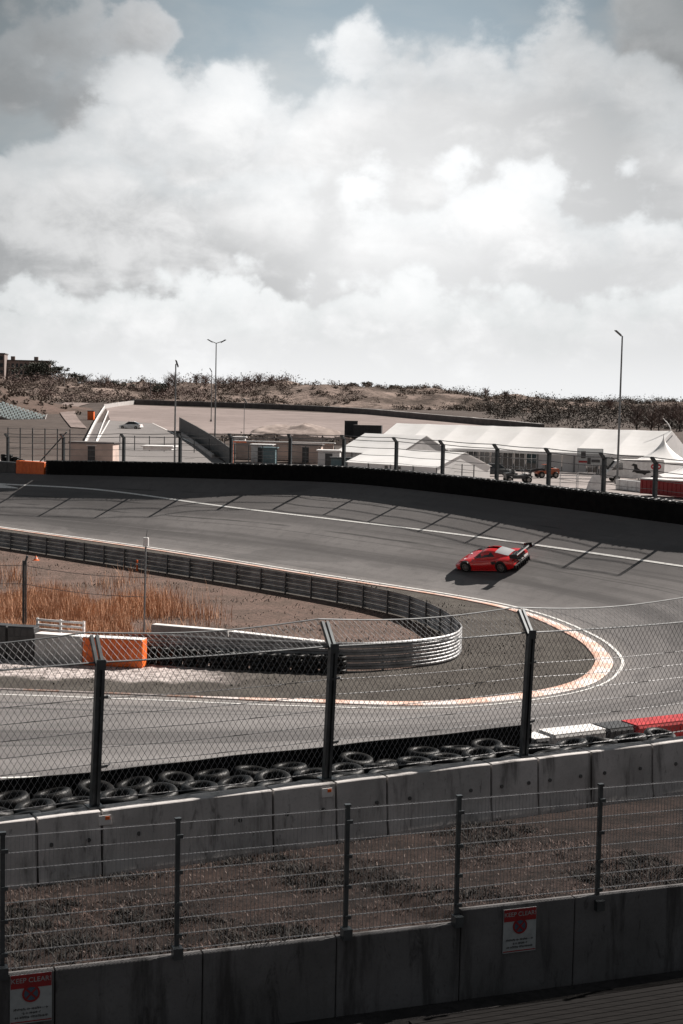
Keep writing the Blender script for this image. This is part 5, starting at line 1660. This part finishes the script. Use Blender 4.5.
# thin post-and-wire fence rows
def post_row(pxa, pxb, dep_a, dep_b, n, h, label, brace=False):
    a, b = place(pxa, dep_a), place(pxb, dep_b)
    root = empty('post_fence', a, 0, label, 'fence'); proto = None
    for k in range(n):
        p = a.lerp(b, k / (n - 1))
        if proto is None: m = MB(); m.box((0, 0, h / 2), (.11, .11, h)); proto = m.build('post', 'post', root); o = proto
        else: o = proto.copy(); COL.objects.link(o); o.parent = root
        o.location = p - a
    m = MB()
    for z in (.4, h * .5, h - .1): m.tube([Vector((0, 0, z)), b - a + Vector((0, 0, z))], .02, 4)
    m.build('wire', 'wire', root)
    if brace: m = MB(); m.beam((b - a) * .45 + Vector((0, 0, .1)), (b - a) * .95 + Vector((0, 0, h - .3)), .12, .12); m.build('brace', 'post', root)
post_row(8, 70, 160, 158, 6, 4.4, 'tall dark post fence with a diagonal brace at the left edge', True)
post_row(120, 240, 200, 196, 9, 2.2, 'thin wire fence across the far road in front of the gravel field')
post_row(235, 335, 176, 172, 8, 2.6, 'thin grey post fence in front of the pink wall')
post_row(395, 475, 158, 150, 8, 1.7, 'low post fence in front of the marquee, left of the buggy')

# grandstand seats on the left
def seat_bank():
    a = at_y(-8, 417, 290); root = empty('seat_bank', a, 0, 'sloping bank of pale seats without roof at the left edge', 'grandstand')
    root.rotation_euler = (0, R(17), R(10))
    n, L = 8, 10.0
    for k in range(n):
        m = MB(); z = .5 + k * .36; y = k * .85
        m.box((L / 2, y, z / 2 - 1), (L, .84, z + 2)); m.build('step', 'roofing', root)
        s = MB()
        for q in range(11):
            x = .5 + (.42 if k % 2 else 0) + q * (L - 1.3) / 10
            s.box((x, y - .1, z + .2), (.62, .42, .08)); s.box((x, y + .16, z + .34), (.62, .07, .32))
        s.build('seat_row', 'seatgreen', root)
    m = MB(); m.prism([(0, 0), (n * .85, 0), (n * .85, .5 + n * .36 + .5), (0, .7)], -.06, .06, Matrix.Translation((L + .1, -.4, 0)) @ Matrix.Rotation(R(90), 4, 'Z') @ Matrix.Rotation(R(90), 4, 'X')); m.build('end_wall', 'concrete', root)
seat_bank()
# tyre heap at far left
tp0 = None
for k in range(9):
    q = place(4 + (k % 5) * 6.0, 158 + (k // 5) * .8) + Vector((0, 0, .0))
    root = empty('tyre_stack', q, k, 'stack of old tyres left of the tall dark post fence', 'tyres', 'tyre stacks at the far left fence')
    for j in range(3 + (k * 7) % 4):
        if tp0 is None: tp0 = tyre_mesh(.36, .24, 14).build('tyre', 'rubber', root, smooth=50); o = tp0
        else: o = tp0.copy(); COL.objects.link(o); o.parent = root
        o.location = (random.uniform(-.05, .05), 0, j * .24)

# ------------------------------------------------------------------ apartment block
def flats():
    b = Vector((0, 560, 0)); p0 = at_y(2, 386, 560); p1 = at_y(48, 386, 560)
    L = p1.x - p0.x; base = 12.0; top = at_y(24, 361, 560).z
    root = empty('apartment_block', (p0.x, 560, base), R(6), 'long brown apartment block on the skyline at the far left', 'building')
    H = top - base
    m = MB(); m.box((L / 2, 5, H / 2), (L, 10, H)); m.build('wall', 'brick', root)
    m = MB(); m.box((L / 2, 5, H + .2), (L + .6, 10.6, .4)); rf = m.build('roof', 'roofing', root)
    for x in (L * .2, L * .7): m = MB(); m.box((x, 5, H + 1.1), (1.6, 1.4, 1.6)); m.build('chimney', 'brick', rf)
    nc, nr = 11, 4
    for r in range(nr):
        for c in range(nc):
            x = L * (c + .5) / nc; z = H - 1.8 - r * 2.75
            m = MB(); m.box((x, -.03, z), (L / nc * .55, .12, 1.5)); w = m.build('window', 'glass', root)
            f = MB(); f.box((x, -.07, z - .82), (L / nc * .66, .2, .1)); f.build('sill', 'white', w)
    p = at_y(4, 386, 552); w = 7.0
    r2 = empty('apartment_tower', (p.x - 7, 552, base), R(6), 'taller brown apartment tower cut off by the left edge', 'building')
    H2 = at_y(4, 354, 552).z - base
    m = MB(); m.box((w / 2, 5, H2 / 2), (w, 10, H2)); m.build('wall', 'brick', r2); m = MB(); m.box((w / 2, 5, H2 + .2), (w + .5, 10.5, .4)); m.build('roof', 'roofing', r2)
    for r in range(5):
        for c in range(3):
            m = MB(); m.box((w * (c + .5) / 3, -.03, H2 - 1.6 - r * 2.7), (1.2, .12, 1.4)); m.build('window', 'glass', r2)
flats()

# ------------------------------------------------------------------ vegetation
MT['scrub_dark'] = mat('dark_scrub', (0.050, 0.042, 0.034), 0.85, (0.075, 0.060, 0.050), 0.06)
def heap_top(x, y): return 0.0
def ground_far(x, y):
    z = zfar(x, y)
    if y > 396 and -300 < x < 340: z = max(z, dune_z(x, y))
    if -190 < x < -40 and 250 < y < 400: z = max(z, knoll_z(x, y))
    return z
def leaf(mb, c, s, rr):
    a = Vector((rr.gauss(0, 1), rr.gauss(0, 1), rr.gauss(0, 1))).normalized(); b = a.cross(Vector((rr.gauss(0, 1), rr.gauss(0, 1), rr.gauss(0, 1)))).normalized()
    o = len(mb.v); mb.v += [tuple(c + a * s), tuple(c - a * s * .6 + b * s * .8), tuple(c - a * s * .6 - b * s * .8)]; mb.f.append((o, o + 1, o + 2))
def scrub_mass(name, pts, material, label, cat, n=34, sz=(.7, 2.0), ls=(.13, .32)):
    rr = random.Random(len(pts)); mb = MB()
    for x, y in pts:
        z = ground_far(x, y); h = rr.uniform(*sz); w = h * rr.uniform(.7, 1.5)
        for _ in range(n):
            c = Vector((x + rr.gauss(0, .45) * w, y + rr.gauss(0, .45) * w, z + abs(rr.gauss(.35, .32)) * h)); leaf(mb, c, rr.uniform(*ls), rr)
    return stuff(mb.build(name, material, fix=False), label, cat)
rr = random.Random(11)
P1 = []
for _ in range(3600):
    x, y = rr.uniform(-170, 190), rr.uniform(402, 600)
    if noise.fractal(Vector((x * .03, y * .03, 2)), 1, 2, 4) > (-.2 if x < -35 else -.14): P1.append((x, y))
scrub_mass('dune_scrub', P1, 'scrub', 'brown scrub covering the dunes', 'scrub', 64)
P2 = []
for _ in range(500):
    x = rr.uniform(-170, -20); y = rr.uniform(415, 540)
    if noise.fractal(Vector((x * .05, y * .05, 8)), 1, 2, 3) > -.1: P2.append((x, y))
scrub_mass('bare_thicket', P2, 'twig', 'grey brown leafless thicket on the left dunes', 'thicket', 110, (2.0, 4.2), (.14, .34))
P3 = []
for _ in range(900):
    P3.append((rr.uniform(38, 190), rr.uniform(300, 560)))
scrub_mass('dark_woodland', P3, 'scrub_dark', 'dark low woodland behind the marquee on the right', 'woodland', 95, (1.4, 3.0), (.13, .30))
P3 = [(rr.gauss(-90, 12), rr.gauss(345, 18)) for _ in range(120)]
scrub_mass('knoll_scrub', P3, 'scrub', 'brown scrub on the knoll behind the seat bank', 'scrub', 30, (.6, 1.6), (.2, .45))
P4 = []
for _ in range(180): P4.append((rr.uniform(-20, 12), rr.uniform(226, 240)))
scrub_mass('bank_weeds', P4, 'scrub', 'dark weeds along the grey earth bank', 'weeds', 16, (.3, .9), (.15, .3))

def tree_at(px, dep, h, kind, label, group, seed, cr=.35):
    r_ = random.Random(seed)
    d = ray(px, 400); x = d.x / d.y * dep; z = ground_far(x, dep)
    root = empty('pine_tree' if kind == 'pine' else 'bare_tree', (x, dep, z - .2), 0, label, 'tree', group)
    t = MB(); t.tube([(0, 0, 0), (r_.gauss(0, .1), 0, h * .4), (r_.gauss(0, .25), 0, h * .82)], h * .028, 6, r1=h * .01)
    if kind == 'pine':
        for k in range(5): a = r_.uniform(0, 6.3); q = h * r_.uniform(.4, .7); t.tube([(0, 0, q), (math.cos(a) * h * .22, math.sin(a) * h * .22, q + h * .12)], h * .012, 4)
        t.build('trunk', 'bark', root)
        c = MB(); cl = [Vector((r_.gauss(0, cr * .6) * h, r_.gauss(0, cr * .6) * h, h * r_.uniform(.45, .95))) for _ in range(11)]
        for _ in range(760):
            q = r_.choice(cl); leaf(c, q + Vector((r_.gauss(0, .11), r_.gauss(0, .11), r_.gauss(0, .06))) * h, r_.uniform(.16, .36), r_)
        c.build('crown', 'pine', root, fix=False)
    else:
        t.build('trunk', 'bark', root)
        c = MB()
        for _ in range(80):
            a = r_.uniform(0, 6.3); q = h * r_.uniform(.12, .7); ln = h * r_.uniform(.2, .5)
            p0 = Vector((0, 0, q)); p1 = p0 + Vector((math.cos(a) * ln * .85, math.sin(a) * ln * .85, ln * .7)); c.tube([p0, p1], .05, 3, False, r1=.02)
            for _ in range(5):
                e = p1.lerp(p0, r_.random() * .7); c.tube([e, e + Vector((r_.gauss(0, .4), r_.gauss(0, .4), r_.uniform(.5, 1.2))) * (h * .1)], .03, 3, False, r1=.015)
        c.build('crown', 'twig', root, fix=False)
for i, (px, dep, h) in enumerate(((27, 500, 8), (34, 495, 8.2), (41, 500, 7.8), (47, 495, 7), (53, 505, 5.6), (59, 500, 5), (74, 505, 5.5), (81, 500, 4.8), (92, 505, 4.2), (111, 505, 4.2), (132, 505, 4), (157, 480, 5), (163, 482, 5.4), (344, 540, 4), (352, 545, 3.8), (368, 545, 4), (380, 545, 4.2), (395, 545, 3.6))):
    tree_at(px, dep, h, 'pine', 'dark bushy pine on the skyline ' + ('beside the apartment block' if px < 62 else 'left of the pale dune gap' if px < 140 else 'standing alone above the dune gap' if px < 200 else 'above the sandy dunes left of the marquee'),
            'dark pines on the dune skyline', 100 + i, .34)
for i, (px, dep, h) in enumerate(((86, 500, 8), (100, 505, 7.5), (105, 490, 7), (168, 500, 7), (174, 495, 7.5), (196, 500, 6), (205, 505, 7), (218, 500, 7.5), (224, 498, 7), (233, 500, 7.5), (245, 505, 6.5), (258, 500, 6), (270, 500, 5.5), (486, 470, 5), (505, 480, 4.5), (638, 300, 8.4), (652, 295, 7), (660, 300, 8), (681, 300, 8.6), (672, 320, 7), (610, 420, 5))):
    tree_at(px, dep, h * .8, 'bare', 'leafless ' + ('tree on the skyline above the gravel field' if 160 < px < 300 else 'tree on the far left skyline' if px < 160 else 'tree on the skyline behind the marquee roof' if px < 620 else 'tall shrub tree at the right edge above the marquee'),
            'bare trees on the skyline', 300 + i)
